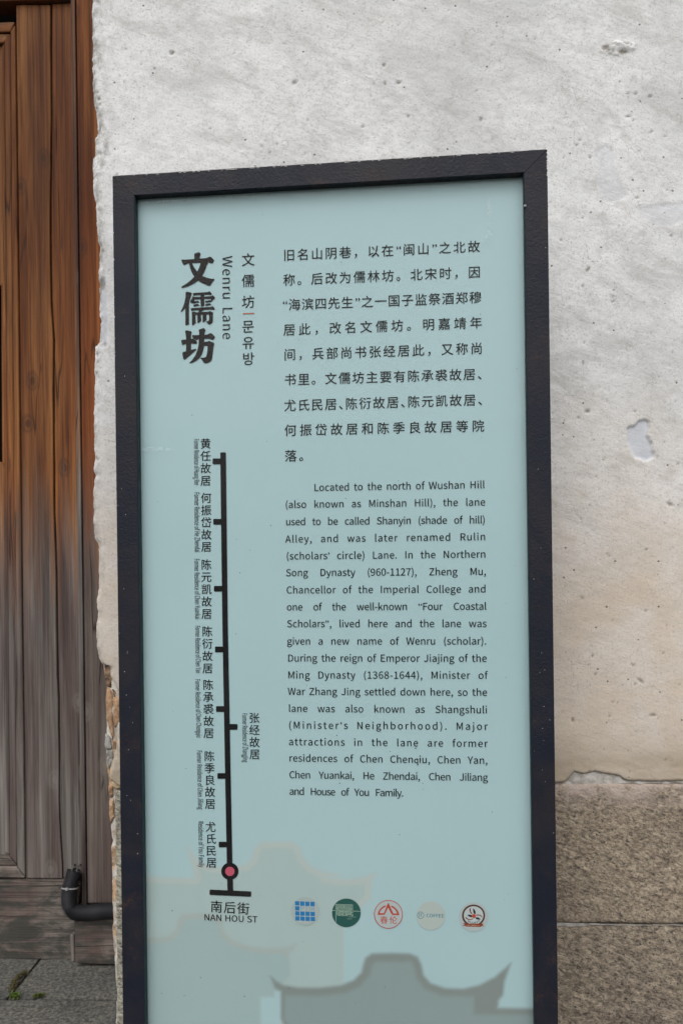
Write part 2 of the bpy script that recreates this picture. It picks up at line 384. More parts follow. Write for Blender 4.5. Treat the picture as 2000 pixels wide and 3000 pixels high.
MLIME = lime_mat(); MLIMED = lime_mat(0.68)
DARKVOID = flat('unlit_black', (0.010, 0.008, 0.007), 0.95, 0.05)  # flat black in place of the shade inside openings

# ------------------------------------------------------------------ ground and paving
GM = M('packed_earth', 0.95); ga = GM.noise(GM.coord(), 3, 5); GM.color(GM.ramp(ga, [(0.3, (0.07, 0.065, 0.055)), (0.7, (0.14, 0.13, 0.115))]))
g = mesh_obj('ground', [(-60, -60, -0.03), (60, -60, -0.03), (60, 60, -0.03), (-60, 60, -0.03)], [(0, 1, 2, 3)], GM.m); g['kind'] = 'structure'
pav = mesh_obj('pavement', [(-6, -5, -0.012), (6, -5, -0.012), (6, 2.9, -0.012), (-6, 2.9, -0.012)], [(0, 1, 2, 3)], GM.m); pav['kind'] = 'structure'
pav.rotation_euler = (0, 0, -WALL.yaw)
rnd = random.Random(5)
JX = -0.865
def slab(x0, x1, y0, y1):
    gp = 0.0035; z = rnd.uniform(-0.0015, 0.0015)
    n = 10
    X, Y = np.meshgrid(np.linspace(x0 + gp, x1 - gp, n), np.linspace(y0 + gp, y1 - gp, n))
    v = []; f = []
    Z = z + 0.0012 * vnoise(X * 6 + 3, Y * 6, 4, 3)
    for a in range(n):
        for b in range(n):
            e = min(a, b, n - 1 - a, n - 1 - b)
            v.append((X[a, b], Y[a, b], Z[a, b] - (0.004 if e == 0 else 0)))
    for a in range(n - 1):
        for b in range(n - 1): f.append((a * n + b, a * n + b + 1, (a + 1) * n + b + 1, (a + 1) * n + b))
    ring = [b for b in range(n)] + [a * n + n - 1 for a in range(1, n)] + [(n - 1) * n + b for b in range(n - 2, -1, -1)] + [a * n for a in range(n - 2, 0, -1)]
    k = len(v)
    for r in ring: v.append((v[r][0], v[r][1], -0.03))
    for i in range(len(ring)): f.append((ring[(i + 1) % len(ring)], ring[i], k + i, k + (i + 1) % len(ring)))
    return mesh_obj('paving_slab', v, f, MPAV, pav)
def gpt(u, v):
    du, dv = u - CX, v - CY
    xr = (du * math.cos(ROLL) - dv * math.sin(ROLL)) / F; zr = -(dv * math.cos(ROLL) + du * math.sin(ROLL)) / F
    t = -H / zr; X = np.array([xr * t, t])
    return float(X @ WALL.X), float(X @ WALL.Y)
jy = gpt(100, 2925)[1]; jx = gpt(52, 2886)[0]
rows = [(jy, jy + 0.55), (jy - 0.62, jy), (jy - 1.24, jy - 0.62), (jy - 1.86, jy - 1.24), (jy - 2.48, jy - 1.86), (jy - 3.10, jy - 2.48)]
for ri, (ya, yb) in enumerate(rows):
    xs = [jx - 1.1, jx, jx + 1.25, jx + 2.4] if ri == 0 else [jx - 1.5 + 0.31 * (ri % 3) + 0.98 * k for k in range(-1, 5)]
    for a, b in zip(xs[:-1], xs[1:]): slab(a, b, ya, yb)

# ------------------------------------------------------------------ the plastered wall
wall = WALL.empty('plastered_wall')
tag(wall, 'white plastered wall with chips, a broken left edge and a rough granite foot behind the sign', 'wall')
edge_px = [(268, -140), (270, 0), (269, 60), (271, 120), (270, 200), (271, 245), (273, 290), (280, 330), (284, 360), (285, 385), (283, 398), (277, 402), (278, 430), (276, 452),
           (270, 460), (270, 500), (269, 540), (271, 565), (277, 585), (281, 620), (281, 660), (284, 695), (289, 715), (290, 735), (289, 770), (287, 790), (288, 830), (290, 900), (292, 960),
           (289, 1000), (281, 1008), (275, 1014), (275, 1060), (274, 1100), (272, 1200), (273, 1290), (273, 1330), (277, 1345), (272, 1370), (274, 1380), (280, 1392), (272, 1405), (271, 1480), (272, 1560), (277, 1578),
           (284, 1590), (288, 1625), (286, 1680), (284, 1740), (282, 1780), (284, 1800), (280, 1840), (283, 1890), (287, 1925), (294, 1945), (304, 1950), (316, 1950), (321, 1965), (324, 1990),
           (333, 2005), (345, 2022), (356, 2050), (372, 2085), (371, 2100), (344, 2118), (338, 2140), (341, 2165), (338, 2200), (326, 2235), (318, 2260), (319, 2285), (330, 2297), (352, 2305), (352, 2340)]
EP = [WALL.xz(u, v) for u, v in edge_px]
EP.sort(key=lambda p: p[1])
ez = np.array([p[1] for p in EP]); ex = np.array([p[0] for p in EP])
zb_r = WALL(1800, 2291)[1]; zb_l = WALL(360, 2312)[1]
z_top = 2.9
zf = np.arange(zb_r - 0.012, WALL(1000, -60)[1], 0.003); zz = np.concatenate([zf, np.arange(zf[-1] + 0.03, z_top, 0.03)])
x_r = WALL(2060, 1500)[0]
ss = np.concatenate([[0, 0.0], np.array([0.0015, 0.0035, 0.006]), np.arange(0.009, x_r - ex.min(), 0.003), np.arange(x_r - ex.min() + 0.02, 3.2, 0.06)])
S, ZZ = np.meshgrid(ss, zz)
E0 = np.interp(zz, ez, ex) + 0.0030 * vnoise(zz * 75, zz * 0 + 3.1, 9, 5, 0.65)
fade = np.clip(1 - S / 0.25, 0, 1) ** 2
base = ex.min()
XX = (base + S) + (E0[:, None] - base) * np.where(S < 0.25, 1 - S / 0.25, 0)
rx = vnoise(XX * 2.2, ZZ * 2.2, 1, 3) * 0.0035 + vnoise(XX * 14 + ZZ * 5, ZZ * 16, 2, 4) * 0.0011 + vnoise((XX * 0.8 + ZZ * 0.6) * 30, (ZZ * 0.8 - XX * 0.6) * 95, 3, 3) * 0.00035
YY = -rx
attr = np.zeros(XX.shape + (4,)); attr[..., 3] = 1
# rounding at the broken edge
YY += 0.006 * (1 - sstep(0, 0.010, S)) + 0.003 * (1 - sstep(0, 0.03, S)) * (0.5 + 0.5 * vnoise(XX * 40, ZZ * 40, 12, 3))
YY[:, 0] = 0.028
mould = (1 - sstep(0.0, 0.060 + 0.05 * (vnoise(ZZ * 9, ZZ * 0, 21, 2) + 0.3), S)) * sstep(1.50, 1.85, ZZ) * 1.5 + (1 - sstep(0.0, 0.022, S)) * 0.8
attr[..., 2] = np.clip(mould * (0.75 + 0.6 * vnoise(XX * 20, ZZ * 12, 22, 3)), 0, 1)
def recess(poly_px, depth, edge=0.0012, bare=0.0, dirt=0.0, lipw=0.0):
    global YY
    P = [WALL.xz(u, v) for u, v in poly_px]
    xs = [p[0] for p in P]; zs = [p[1] for p in P]; pad = 0.03
    sel = (XX > min(xs) - pad) & (XX < max(xs) + pad) & (ZZ > min(zs) - pad) & (ZZ < max(zs) + pad)
    if not sel.any(): return
    d = seg_dist(XX[sel], ZZ[sel], P) + 0.0012 * vnoise(XX[sel] * 160, ZZ[sel] * 160, 31, 2)
    k = 1 - sstep(-edge, edge, d)
    YY[sel] += depth * k
    attr[sel, 1] = np.maximum(attr[sel, 1], k * bare)
    if dirt: attr[sel, 0] = np.maximum(attr[sel, 0], np.exp(-(d / 0.0022) ** 2) * dirt)
def cr3(pts): return [(1500 + x / 3.136, 800 + y / 3.136) for x, y in pts]
recess(cr3([(1052, 1440), (1070, 1412), (1130, 1398), (1150, 1362), (1205, 1345), (1250, 1360), (1258, 1395), (1245, 1440), (1232, 1490), (1265, 1540), (1285, 1575), (1275, 1620), (1300, 1650), (1300, 1690), (1262, 1715), (1215, 1730), (1170, 1705), (1120, 1690), (1090, 1630), (1065, 1570), (1058, 1500)]), 0.0045, 0.0012, 1.0, 0.0)
def cr2(pts): return [(1500 + x / 2.94, y / 2.94) for x, y in pts]
recess(cr2([(720, 1290), (800, 1240), (870, 1300), (880, 1480), (940, 1600), (1000, 1700), (940, 1720), (850, 1750), (790, 1730), (750, 1640), (715, 1560), (740, 1450), (720, 1380)]), 0.0012, 0.003, 0.45, 0.0)
recess(cr2([(1040, 1790), (1200, 1770), (1480, 1740), (1480, 1900), (1380, 1950), (1230, 1950), (1140, 1880)]), 0.0011, 0.003, 0.45, 0.0)
recess([(290, 815), (306, 813), (313, 870), (315, 940), (314, 990), (303, 1022), (292, 1015), (290, 960), (294, 930), (290, 880)], 0.0020, 0.0015, 0.9, 0.0)
# rough scar top right
sc = [WALL.xz(*p) for p in cr2([(735, 450), (770, 385), (830, 355), (960, 350), (1065, 375), (1080, 420), (1020, 460), (960, 480), (905, 515), (830, 480)])]
sel = (np.abs(XX - sc[3][0]) < 0.12) & (np.abs(ZZ - sc[3][1]) < 0.09)
d = seg_dist(XX[sel], ZZ[sel], sc); k = 1 - sstep(-0.008, 0.002, d)
ridges = vnoise((XX[sel] * 0.9 - ZZ[sel] * 0.35) * 45, (ZZ[sel] + XX[sel] * 0.30) * 230, 41, 3)
YY[sel] -= k * 0.0050 * (0.3 + ridges)
attr[sel, 0] = np.maximum(attr[sel, 0], k * np.clip(-ridges * 2.6 - 0.05, 0, 0.85));
# lip of newer mortar patched over the stone, holes and pits
def pit(u, v, ru, rv, depth=0.003, dirt=0.8, ang=0.0):
    x, z = WALL.xz(u, v); a, b = ru * 1.84 / F, rv * 1.84 / F
    sel_ = (np.abs(XX - x) < 3 * max(a, b)) & (np.abs(ZZ - z) < 3 * max(a, b))
    if not sel_.any(): return
    dx = XX[sel_] - x; dz = ZZ[sel_] - z; ca, sa = math.cos(ang), math.sin(ang)
    q = ((dx * ca + dz * sa) / a) ** 2 + ((-dx * sa + dz * ca) / b) ** 2
    q *= 1 + 0.5 * vnoise(dx * 400 + u, dz * 400, 51, 2)
    q *= 1.7; k_ = np.exp(-q * q * 0.8); YY[sel_] += depth * k_ * 0.7; attr[sel_, 0] = np.maximum(attr[sel_, 0], np.clip(k_ * dirt, 0, 1))
pits = [(300, 834, 13, 20), (283, 1036, 5, 9), (285, 1058, 5, 8), (281, 1091, 7, 4), (280, 1340, 4, 7), (283, 1010, 7, 3), (293, 305, 6, 5), (292, 375, 5, 10), (276, 210, 3, 8), (274, 95, 3, 7), (503, 155, 8, 8), (863, 240, 9, 9), (1167, 242, 10, 5), (1124, 190, 6, 7), (1128, 244, 4, 8), (453, 202, 4, 4), (1195, 340, 5, 5), (1063, 369, 6, 5), (1408, 351, 6, 8), (811, 420, 5, 4), (790, 444, 5, 5), (766, 427, 4, 4),
        (343, 512, 6, 5, 0.8), (1396, 265, 4, 4), (1440, 132, 3, 3), (1860, 275, 6, 6), (1903, 283, 8, 5), (1837, 276, 9, 3), (1697, 410, 4, 4), (1688, 425, 6, 5), (1727, 460, 5, 6), (1649, 463, 3, 4), (1705, 638, 5, 4), (1864, 580, 6, 3), (1965, 690, 5, 6), (1642, 703, 5, 4), (1721, 790, 11, 6, 0.9), (1705, 838, 5, 4),
        (1795, 883, 4, 4), (1710, 1003, 4, 4), (1707, 1065, 4, 6), (1719, 1205, 9, 7), (1693, 1223, 5, 5), (1858, 1205, 4, 4), (1962, 1478, 12, 5, -0.5), (1984, 1358, 5, 3), (1783, 1628, 4, 4), (1891, 1610, 5, 4), (1890, 1789, 5, 4), (1875, 1995, 14, 5, -0.7), (1859, 2004, 5, 5), (1911, 2096, 11, 5), (1793, 2057, 4, 4), (1734, 1922, 5, 5), (1853, 1949, 5, 5), (1847, 1945, 3, 3), (1940, 1913, 5, 4), (1784, 2098, 4, 4), (1743, 1975, 5, 5), (1720, 340 + 1900, 2, 2), (1676, 2110, 5, 9), (1838, 2160 + 40, 3, 2), 
        (302, 735, 5, 8), (308, 1010, 5, 9), (285, 1345, 5, 8), (286, 270, 8, 5), (290, 290, 7, 7), (345, 525, 4, 4), (1906, 386, 8, 3, 0.2), (1946, 398, 7, 3), (1840, 342, 14, 3, 0.0), (1852, 352, 7, 3, -0.6)]
for p in pits:
    big = p[2] * p[3] > 40
    pit(p[0], p[1], p[2], p[3], 0.004 if big else 0.0025, 0.72, p[4] if len(p) > 4 else 0)
rp = random.Random(11)
for i in range(420):
    u = rp.uniform(280, 2000); v = rp.uniform(0, 2280)
    if 335 < u < 1600 and v > 520: continue
    r = rp.uniform(1.3, 3.2) * (1.5 if rp.random() < 0.12 else 1)
    pit(u, v, r * rp.uniform(0.8, 1.8), r, rp.uniform(0.001, 0.0025), rp.uniform(0.25, 0.75), rp.uniform(-1, 1))
# the flaked bottom lip: the plaster ends at an uneven line
lip_u = [1560, 1627, 1650, 1664, 1672, 1680, 1690, 1705, 1740, 1775, 1812, 1822, 1840, 1880, 1930, 2000, 2100]
lip_v = [2294, 2294, 2293, 2284, 2272, 2262, 2264, 2268, 2261, 2268, 2274, 2283, 2289, 2289, 2290, 2288, 2288]
LP = [WALL.xz(u, v) for u, v in zip(lip_u, lip_v)]
lipz = np.interp(XX, [WALL.xz(300, 2312)[0], LP[0][0] - 0.01] + [p[0] for p in LP], [zb_l, LP[0][1]] + [p[1] for p in LP]) + 0.0008 * vnoise(XX * 120, XX * 0, 61, 2)
low = ZZ < lipz + 0.0025
ZZ2 = np.where(low, lipz, ZZ)
YY = np.where(low, YY + np.clip((lipz + 0.0025 - ZZ) / 0.006, 0, 1) * 0.007, YY)
YY += -0.002 * (1 - sstep(0.0, 0.03, ZZ - lipz)) * (~low)
edge_dirt = (1 - sstep(0.0, 0.004, ZZ - lipz)) * (~low) * (XX > 0); attr[..., 0] = np.maximum(attr[..., 0], 0.45 * edge_dirt)
grid_obj('plaster', XX, YY, ZZ2, MP, wall, attr)

# core of earth and lime behind the broken plaster
core_edge = [(284, -140), (284, 300), (287, 340), (291, 380), (284, 430), (284, 600), (290, 700), (296, 730), (294, 900), (293, 1000), (284, 1050), (282, 1300), (281, 1500), (287, 1600), (288, 1800), (287, 1900), (290, 1935), (296, 1960), (299, 1985), (302, 2005), (303, 2040), (301, 2090), (304, 2140), (301, 2180),
             (304, 2240), (309, 2290), (312, 2340), (314, 2400), (317, 2440), (321, 2470), (316, 2492), (317, 2520), (320, 2560), (320, 2590), (322, 2620), (319, 2650), (324, 2690), (321, 2750), (324, 2780), (328, 2810), (329, 2860), (333, 2900), (338, 2925), (333, 2950), (331, 3010), (331, 3060)]
CE = sorted([WALL.xz(u, v) for u, v in core_edge], key=lambda p: p[1])
cz = np.array([p[1] for p in CE]); cx_ = np.array([p[0] for p in CE])
zc = np.arange(-0.01, 2.9, 0.004); sc_ = np.concatenate([np.zeros(14), np.arange(0.003, 0.20, 0.004)])
SC, ZC = np.meshgrid(sc_, zc)
XC = np.interp(ZC, cz, cx_) + 0.0018 * vnoise(ZC * 70, SC * 60, 71, 3) + SC + 0.001
YC = 0.013 + 0.007 * vnoise(XC * 45, ZC * 32, 72, 4) + 0.004 * (1 - sstep(0, 0.012, SC))
back = np.linspace(0.30, 0.0, 14)
YC[:, :14] = np.maximum(YC[:, :14], back[None, :] + 0.02)
XC[:, :13] += 0.004 * vnoise(ZC[:, :13] * 25, np.arange(13)[None, :] * 0.4, 73, 3)
grid_obj('rubble_core', XC, YC, ZC, MC, wall)

# broken bricks and lumps showing at the lower left
B_OR = brick_mat('orange_clay', (0.40, 0.245, 0.145), (0.55, 0.385, 0.255)); B_BE = brick_mat('beige_clay', (0.44, 0.33, 0.21), (0.56, 0.45, 0.31)); B_DK = brick_mat('dark_earth', (0.10, 0.065, 0.045), (0.40, 0.27, 0.18)); B_GR = brick_mat('grey_lime', (0.34, 0.33, 0.30), (0.50, 0.485, 0.45))
def lump(name, pts, y0, mat, seed=0):
    P = [WALL.xz(300 + x / 4.705, 1900 + y / 4.705) for x, y in pts]
    # subdivide outline with jitter
    Q = []; r = random.Random(seed)
    for i in range(len(P)):
        a, b = P[i], P[(i + 1) % len(P)]; L = math.hypot(b[0] - a[0], b[1] - a[1]); n = max(1, int(L / 0.006))
        for k in range(n): t = k / n; Q.append((a[0] + (b[0] - a[0]) * t + r.uniform(-1, 1) * 0.0007, a[1] + (b[1] - a[1]) * t + r.uniform(-1, 1) * 0.0007))
    cx0 = sum(p[0] for p in Q) / len(Q); cz0 = sum(p[1] for p in Q) / len(Q); n = len(Q)
    v = []; f = []
    for ri, (s_, y) in enumerate([(1.0, 0.04), (1.0, y0 + 0.005), (0.93, y0 + 0.001), (0.72, y0), (0.4, y0 - 0.0005)]):
        for p in Q:
            v.append((cx0 + (p[0] - cx0) * s_, y + (r.uniform(-1, 1) * 0.0013 if ri > 1 else 0), cz0 + (p[1] - cz0) * s_))
    v.append((cx0, y0 - 0.0005, cz0))
    for ri in range(4):
        for i in range(n): f.append((ri * n + i, ri * n + (i + 1) % n, (ri + 1) * n + (i + 1) % n, (ri + 1) * n + i))
    for i in range(n): f.append((4 * n + i, 4 * n + (i + 1) % n, 5 * n))
    return mesh_obj(name, v, f, mat, wall, True)
lump('brick', [(2, 212), (60, 222), (100, 285), (112, 480), (92, 560), (30, 540), (8, 400)], 0.014, B_DK, 1)
lump('brick', [(30, 575), (92, 575), (112, 640), (128, 720), (122, 900), (132, 1080), (148, 1240), (118, 1290), (70, 1120), (38, 1000), (22, 720)], 0.010, B_OR, 2)
lump('brick', [(134, 690), (215, 650), (250, 700), (250, 880), (225, 960), (205, 1060), (145, 1108), (132, 950)], 0.008, B_OR, 3)
lump('brick', [(108, 560), (160, 590), (212, 660), (190, 690), (130, 680)], 0.012, B_DK, 4)
lump('brick', [(20, 1190), (95, 1260), (110, 1390), (40, 1420), (10, 1330)], 0.008, B_GR, 5)
lump('brick', [(45, 1430), (120, 1400), (135, 1520), (110, 1640), (70, 1680), (40, 1600)], 0.009, B_GR, 6)
lump('brick', [(120, 1290), (180, 1270), (205, 1340), (160, 1400), (125, 1380)], 0.010, B_OR, 7)
lump('brick', [(90, 1690), (165, 1615), (270, 1560), (270, 1830), (110, 1835)], 0.004, B_BE, 8)
lump('brick', [(108, 1845), (270, 1840), (270, 1930), (180, 1955), (120, 1910)], 0.006, B_BE, 9)
lump('brick', [(62, 1905), (120, 1915), (130, 2050), (85, 2090), (60, 2000)], 0.010, B_OR, 10)
lump('brick', [(75, 2110), (130, 2080), (145, 2350), (90, 2440), (75, 2300)], 0.009, B_OR, 11)

# granite foot: blocks with rough faces
def granite(x0, x1, z0, z1, y0, mat, seed, amp=0.0026, wob=0.0022, yback=0.25):
    """a hewn block: front face grid, sides carried back"""
    st = 0.004
    nx = max(6, int((x1 - x0) / st)); nz = max(6, int((z1 - z0) / st))
    X, Z = np.meshgrid(np.linspace(x0, x1, nx), np.linspace(z0, z1, nz))
    Xw = X + wob * vnoise(Z * 30, X * 0 + seed, seed, 3) * ((X == x0) | (X == x1)); Zw = Z + wob * vnoise(X * 22, Z * 0 + seed, seed + 1, 4) * ((Z == z0) | (Z == z1))
    ed = np.minimum(np.minimum(X - x0, x1 - X), np.minimum(Z - z0, z1 - Z))
    Y = y0 + amp * vnoise(X * 60, Z * 75, seed + 2, 4) + 0.0012 * vnoise(X * 8, Z * 8, seed + 3, 2) + 0.0025 * (1 - sstep(0, 0.008, ed))
    X2 = np.pad(Xw, 1, mode='edge'); Z2 = np.pad(Zw, 1, mode='edge'); Y2 = np.pad(Y, 1, constant_values=yback)
    return grid_obj('granite_block', X2, Y2, Z2, mat, wall)
xr_end = 2.2; xs_l = WALL(337, 2400)[0]
zj_r = WALL(1800, 2708)[1]; zj_l = WALL(350, 2661)[1]; z_up = WALL(1800, 2299)[1]; zl_up = WALL(350, 2318)[1]
xm = 0.05
granite(xm + 0.004, xr_end, zj_r + 0.0012, z_up, 0.001, MG, 3)
granite(xm - 0.12, xr_end, -0.01, zj_r - 0.0030, 0.0015, MGL, 13)
granite(xs_l, xm - 0.004, zj_l + 0.002, zl_up, 0.002, MGJ, 23, 0.0011)
granite(xs_l - 0.001, xm - 0.124, -0.01, zj_l - 0.002, 0.003, MGJ, 33, 0.0011)
# mortar bedding: rough strip between plaster lip and top block, and in the joint
def strip(name, pts_u, top_v, bot_v, y, mat, amp, seed):
    xs_ = [WALL.xz(u, 2300)[0] for u in pts_u]
    X = np.arange(xs_[0], xs_[-1], 0.003); tz = np.interp(X, xs_, [WALL(u, v)[1] for u, v in zip(pts_u, top_v)]); bz = np.interp(X, xs_, [WALL(u, v)[1] for u, v in zip(pts_u, bot_v)])
    bz = bz + 0.003 * vnoise(X * 40, X * 0, seed, 4)
    k = 14; T = np.linspace(0, 1, k)[:, None]
    Z = bz[None, :] * (1 - T) + tz[None, :] * T; XX_ = np.repeat(X[None, :], k, 0)
    Y = y + amp * vnoise(XX_ * 70, Z * 70, seed + 1, 4) + 0.004 * (1 - sstep(0, 0.15, T)) + 0 * XX_
    Y[0] += 0.012
    return grid_obj(name, XX_, Y, Z, mat, wall)
strip('mortar_bed', [1500, 1627, 1660, 1700, 1740, 1780, 1820, 1840, 1900, 2000, 2100], [2280, 2280, 2270, 2248, 2246, 2252, 2262, 2274, 2278, 2276, 2276], [2306, 2308, 2306, 2308, 2314, 2312, 2306, 2301, 2300, 2300, 2300], 0.0045, MLIME, 0.0035, 81)
strip('mortar_joint', [1500, 1627, 1690, 1740, 1790, 1850, 1920, 2000, 2100], [2704, 2704, 2705, 2706, 2709, 2710, 2711, 2710, 2710], [2716, 2717, 2717, 2714, 2712.5, 2713, 2713, 2713, 2713], 0.0015, MLIMED, 0.0015, 91)
# back of the wall so that the doorway reveal is solid
box('wall_body', xs_l + 0.02, 3.0, 0.03, 0.40, -0.02, 2.88, MC, wall)

# ------------------------------------------------------------------ the timber doorway
door = DOOR.empty('timber_doorway', -0.75)
tag(door, 'old wooden doorway, warm brown above and weathered grey below, at the left edge', 'doorway')
def dp(u, v, off=0.0):
    x, z, t = DOOR(u, v, off); return (x + 0.75, z)
def dz(u, v, off=0.0): return DOOR(u, v, off)[1]
def poly(pts, off=0.0): return [dp(u, v, off) for u, v in pts]
gapx = [(150, -120), (150, 0), (150, 200), (151, 350), (148, 600), (148, 700), (150, 820), (152, 900), (159, 1000), (157, 1150), (160, 1500), (163, 1600), (166, 1700), (168, 1900), (172, 2050), (174, 2200), (176, 2400), (179, 2450), (184, 2530), (185, 2574)]
fineg = []
for (a, b), (c, d_) in zip(gapx[:-1], gapx[1:]):
    n = max(1, int((d_ - b) / 60))
    for k in range(n): t = k / n; fineg.append((a + (c - a) * t + rnd.uniform(-0.5, 0.5), b + (d_ - b) * t))
fineg.append(gapx[-1])
V_TOP = 14
fa = [(u, max(v, V_TOP)) for u, v in fineg if v > V_TOP - 60]
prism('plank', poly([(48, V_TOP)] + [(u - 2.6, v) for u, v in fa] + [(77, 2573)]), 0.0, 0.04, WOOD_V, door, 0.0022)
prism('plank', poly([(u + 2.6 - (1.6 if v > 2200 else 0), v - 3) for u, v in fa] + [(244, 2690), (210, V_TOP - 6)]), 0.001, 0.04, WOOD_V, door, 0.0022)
# narrow grey beading, then the post
prism('beading', poly([(208, -90), (221, -90), (256, 2650), (243, 2650)]), -0.006, 0.03, WOOD_G, door, 0.002)
prism('door_post', poly([(222, -90), (330, -90), (365, 2648), (257, 2648)], -0.02), -0.020, 0.06, WOOD_P, door, 0.004)
# upper rail
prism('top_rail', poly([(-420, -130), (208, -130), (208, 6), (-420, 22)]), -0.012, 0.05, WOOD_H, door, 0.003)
# door leaf panel at the left: mouldings mitred at the corners, recessed panel, dark openings
prism('moulding', poly([(47, 70), (47, 2500 + 60), (76, 2566), (44, 2528), (29, 2500), (28, 96)] if False else [(34, 96), (47, 76), (76, 2566), (52, 2535)]), -0.006, 0.03, WOOD_V, door, 0.003)
prism('moulding', poly([(14, 120), (32, 99), (50, 2533), (30, 2508)]), -0.001, 0.03, WOOD_V, door, 0.003)
prism('moulding', poly([(5, 132), (12, 122), (28, 2506), (14, 2498)]), 0.004, 0.03, WOOD_V, door, 0.002)
prism('moulding', poly([(-420, 84), (46, 66), (33, 95), (-420, 112)]), -0.004, 0.03, WOOD_H, door, 0.003)
prism('moulding', poly([(-420, 115), (31, 98), (12, 124), (-420, 140)]), 0.001, 0.03, WOOD_H, door, 0.003)
prism('moulding', poly([(-420, 2500), (28, 2508), (50, 2536), (-420, 2528)]), -0.001, 0.03, WOOD_H, door, 0.003)
prism('moulding', poly([(-420, 2531), (52, 2538), (76, 2570), (-420, 2564)]), -0.006, 0.03, WOOD_H, door, 0.003)
prism('door_panel', poly([(-420, 128), (4, 128), (16, 832), (-420, 832)]), 0.012, 0.03, WOOD_V, door, 0.001)
prism('door_panel', poly([(-420, 1352), (18, 1352), (34, 2512), (-420, 2512)]), 0.012, 0.03, WOOD_V, door, 0.001)
prism('door_panel', poly([(-420, 830), (-60, 830), (-55, 1354), (-420, 1354)]), 0.012, 0.03, WOOD_V, door, 0.001)
prism('moulding', poly([(1, 826), (14, 826), (20, 1358), (4, 1358)]), 0.006, 0.03, WOOD_V, door, 0.002)
prism('dark_interior', poly([(-440, -90), (330, -90), (360, 2700), (-440, 2700)]), 0.10, 0.12, DARKVOID, door)  # black sheet, its colour stands in for the unlit depth behind
# sill board, foot block
prism('sill_board', poly([(-420, 2566), (184, 2577), (240, 2581), (215, 2806), (110, 2806), (-420, 2800)]), -0.010, 0.05, WOOD_H, door, 0.003)
yb_ = -0.055
prism('foot_block', poly([(217, 2690), (380, 2694), (380, 2828), (220, 2823)], yb_), yb_, 0.02, WOOD_H, door, 0.004)
prism('filler_strip', poly([(205, 2740), (217, 2740), (221, 2818), (209, 2818)], -0.03), -0.03, 0.02, WOOD_V, door, 0.002)
prism('under_sill_strip', poly([(-420, 2801), (204, 2808), (206, 2814), (-420, 2808)]), -0.002, 0.05, DARKVOID, door)  # black strip along the foot of the sill board
# black patch painted for the shaded hole where the conduit comes out
hole = [dp(u, v, -0.002) for u, v in [(205, 2556), (211, 2546), (222, 2543), (234, 2549), (240, 2566), (241, 2600), (243, 2640), (236, 2648), (222, 2646), (214, 2600), (207, 2580)]]
prism('dark_hole', hole, -0.0025, 0.005, DARKVOID, door)

# ------------------------------------------------------------------ corrugated conduit
pipe = DOOR.empty('corrugated_pipe', -0.75)
tag(pipe, 'black corrugated conduit bending out of the foot of the wooden doorway into the wall', 'pipe')
path_px = [(219, 2551, -0.026), (213, 2570, -0.031), (207, 2590, -0.037), (204, 2615, -0.042), (203, 2640, -0.046), (208, 2660, -0.048), (222, 2672, -0.050), (245, 2675, -0.052), (275, 2673, -0.056), (310, 2670, -0.062), (350, 2667, -0.068), (400, 2664, -0.075)]
ctrl = []
for u, v, y in path_px:
    x, z = dp(u, v, y); ctrl.append(Vector((x, y, z)))
def catmull(c, n):
    o_ = []; P = [c[0] * 2 - c[1]] + c + [c[-1] * 2 - c[-2]]
    for i in range(1, len(P) - 2):
        for k in range(n):
            t = k / n; a, b, d1, e = P[i - 1], P[i], P[i + 1], P[i + 2]
            o_.append(0.5 * ((2 * b) + (d1 - a) * t + (2 * a - 5 * b + 4 * d1 - e) * t * t + (3 * b - a - 3 * d1 + e) * t ** 3))
    o_.append(c[-1]); return o_
def tube(name, pts, rfun, mat, parent, ns=20, closed_ends=False):
    v = []; f = []; up = Vector((0, -1, 0)); n = len(pts)
    for i, p in enumerate(pts):
        tg = (pts[min(i + 1, n - 1)] - pts[max(i - 1, 0)]).normalized()
        s1 = tg.cross(up).normalized(); up2 = s1.cross(tg).normalized(); r = rfun(i)
        for k in range(ns):
            a = 2 * math.pi * k / ns; v.append(p + (s1 * math.cos(a) + up2 * math.sin(a)) * r)
    for i in range(n - 1):
        for k in range(ns): f.append((i * ns + k, i * ns + (k + 1) % ns, (i + 1) * ns + (k + 1) % ns, (i + 1) * ns + k))
    if closed_ends: f += [tuple(range(ns - 1, -1, -1)), tuple(range((n - 1) * ns, n * ns))]
    return mesh_obj(name, [tuple(q) for q in v], f, mat, parent, True)
raw = catmull(ctrl, 24)
acc = [0.0]
for a, b in zip(raw[:-1], raw[1:]): acc.append(acc[-1] + (b - a).length)
L = acc[-1]; N = int(L / 0.0008)
pts = []
for i in range(N + 1):
    s_ = L * i / N; j = max(0, min(len(acc) - 2, int(np.searchsorted(acc, s_)) - 1)); t = (s_ - acc[j]) / max(1e-9, acc[j + 1] - acc[j]); pts.append(raw[j].lerp(raw[j + 1], t))
pm = M('black_plastic', 0.5, (0.024, 0.026, 0.031), 0.35); pn = pm.noise(pm.coord(), 14, 4, 0.6); pm.color(pm.ramp(pn, [(0.35, (0.011, 0.012, 0.015)), (0.7, (0.026, 0.026, 0.030))]))
tube('conduit', pts, lambda i: 0.0180 + 0.0017 * (1 if (i % 4) < 2 else -1), pm.m, pipe, 22)
tie_m = flat('grey_nylon', (0.30, 0.30, 0.30), 0.5)
ti = int(N * 0.155)
c0 = pts[ti]; tg = (pts[ti + 1] - pts[ti - 1]).normalized(); s1 = tg.cross(Vector((0, -1, 0))).normalized(); u2 = s1.cross(tg).normalized()
v = []; f = []; ns = 28
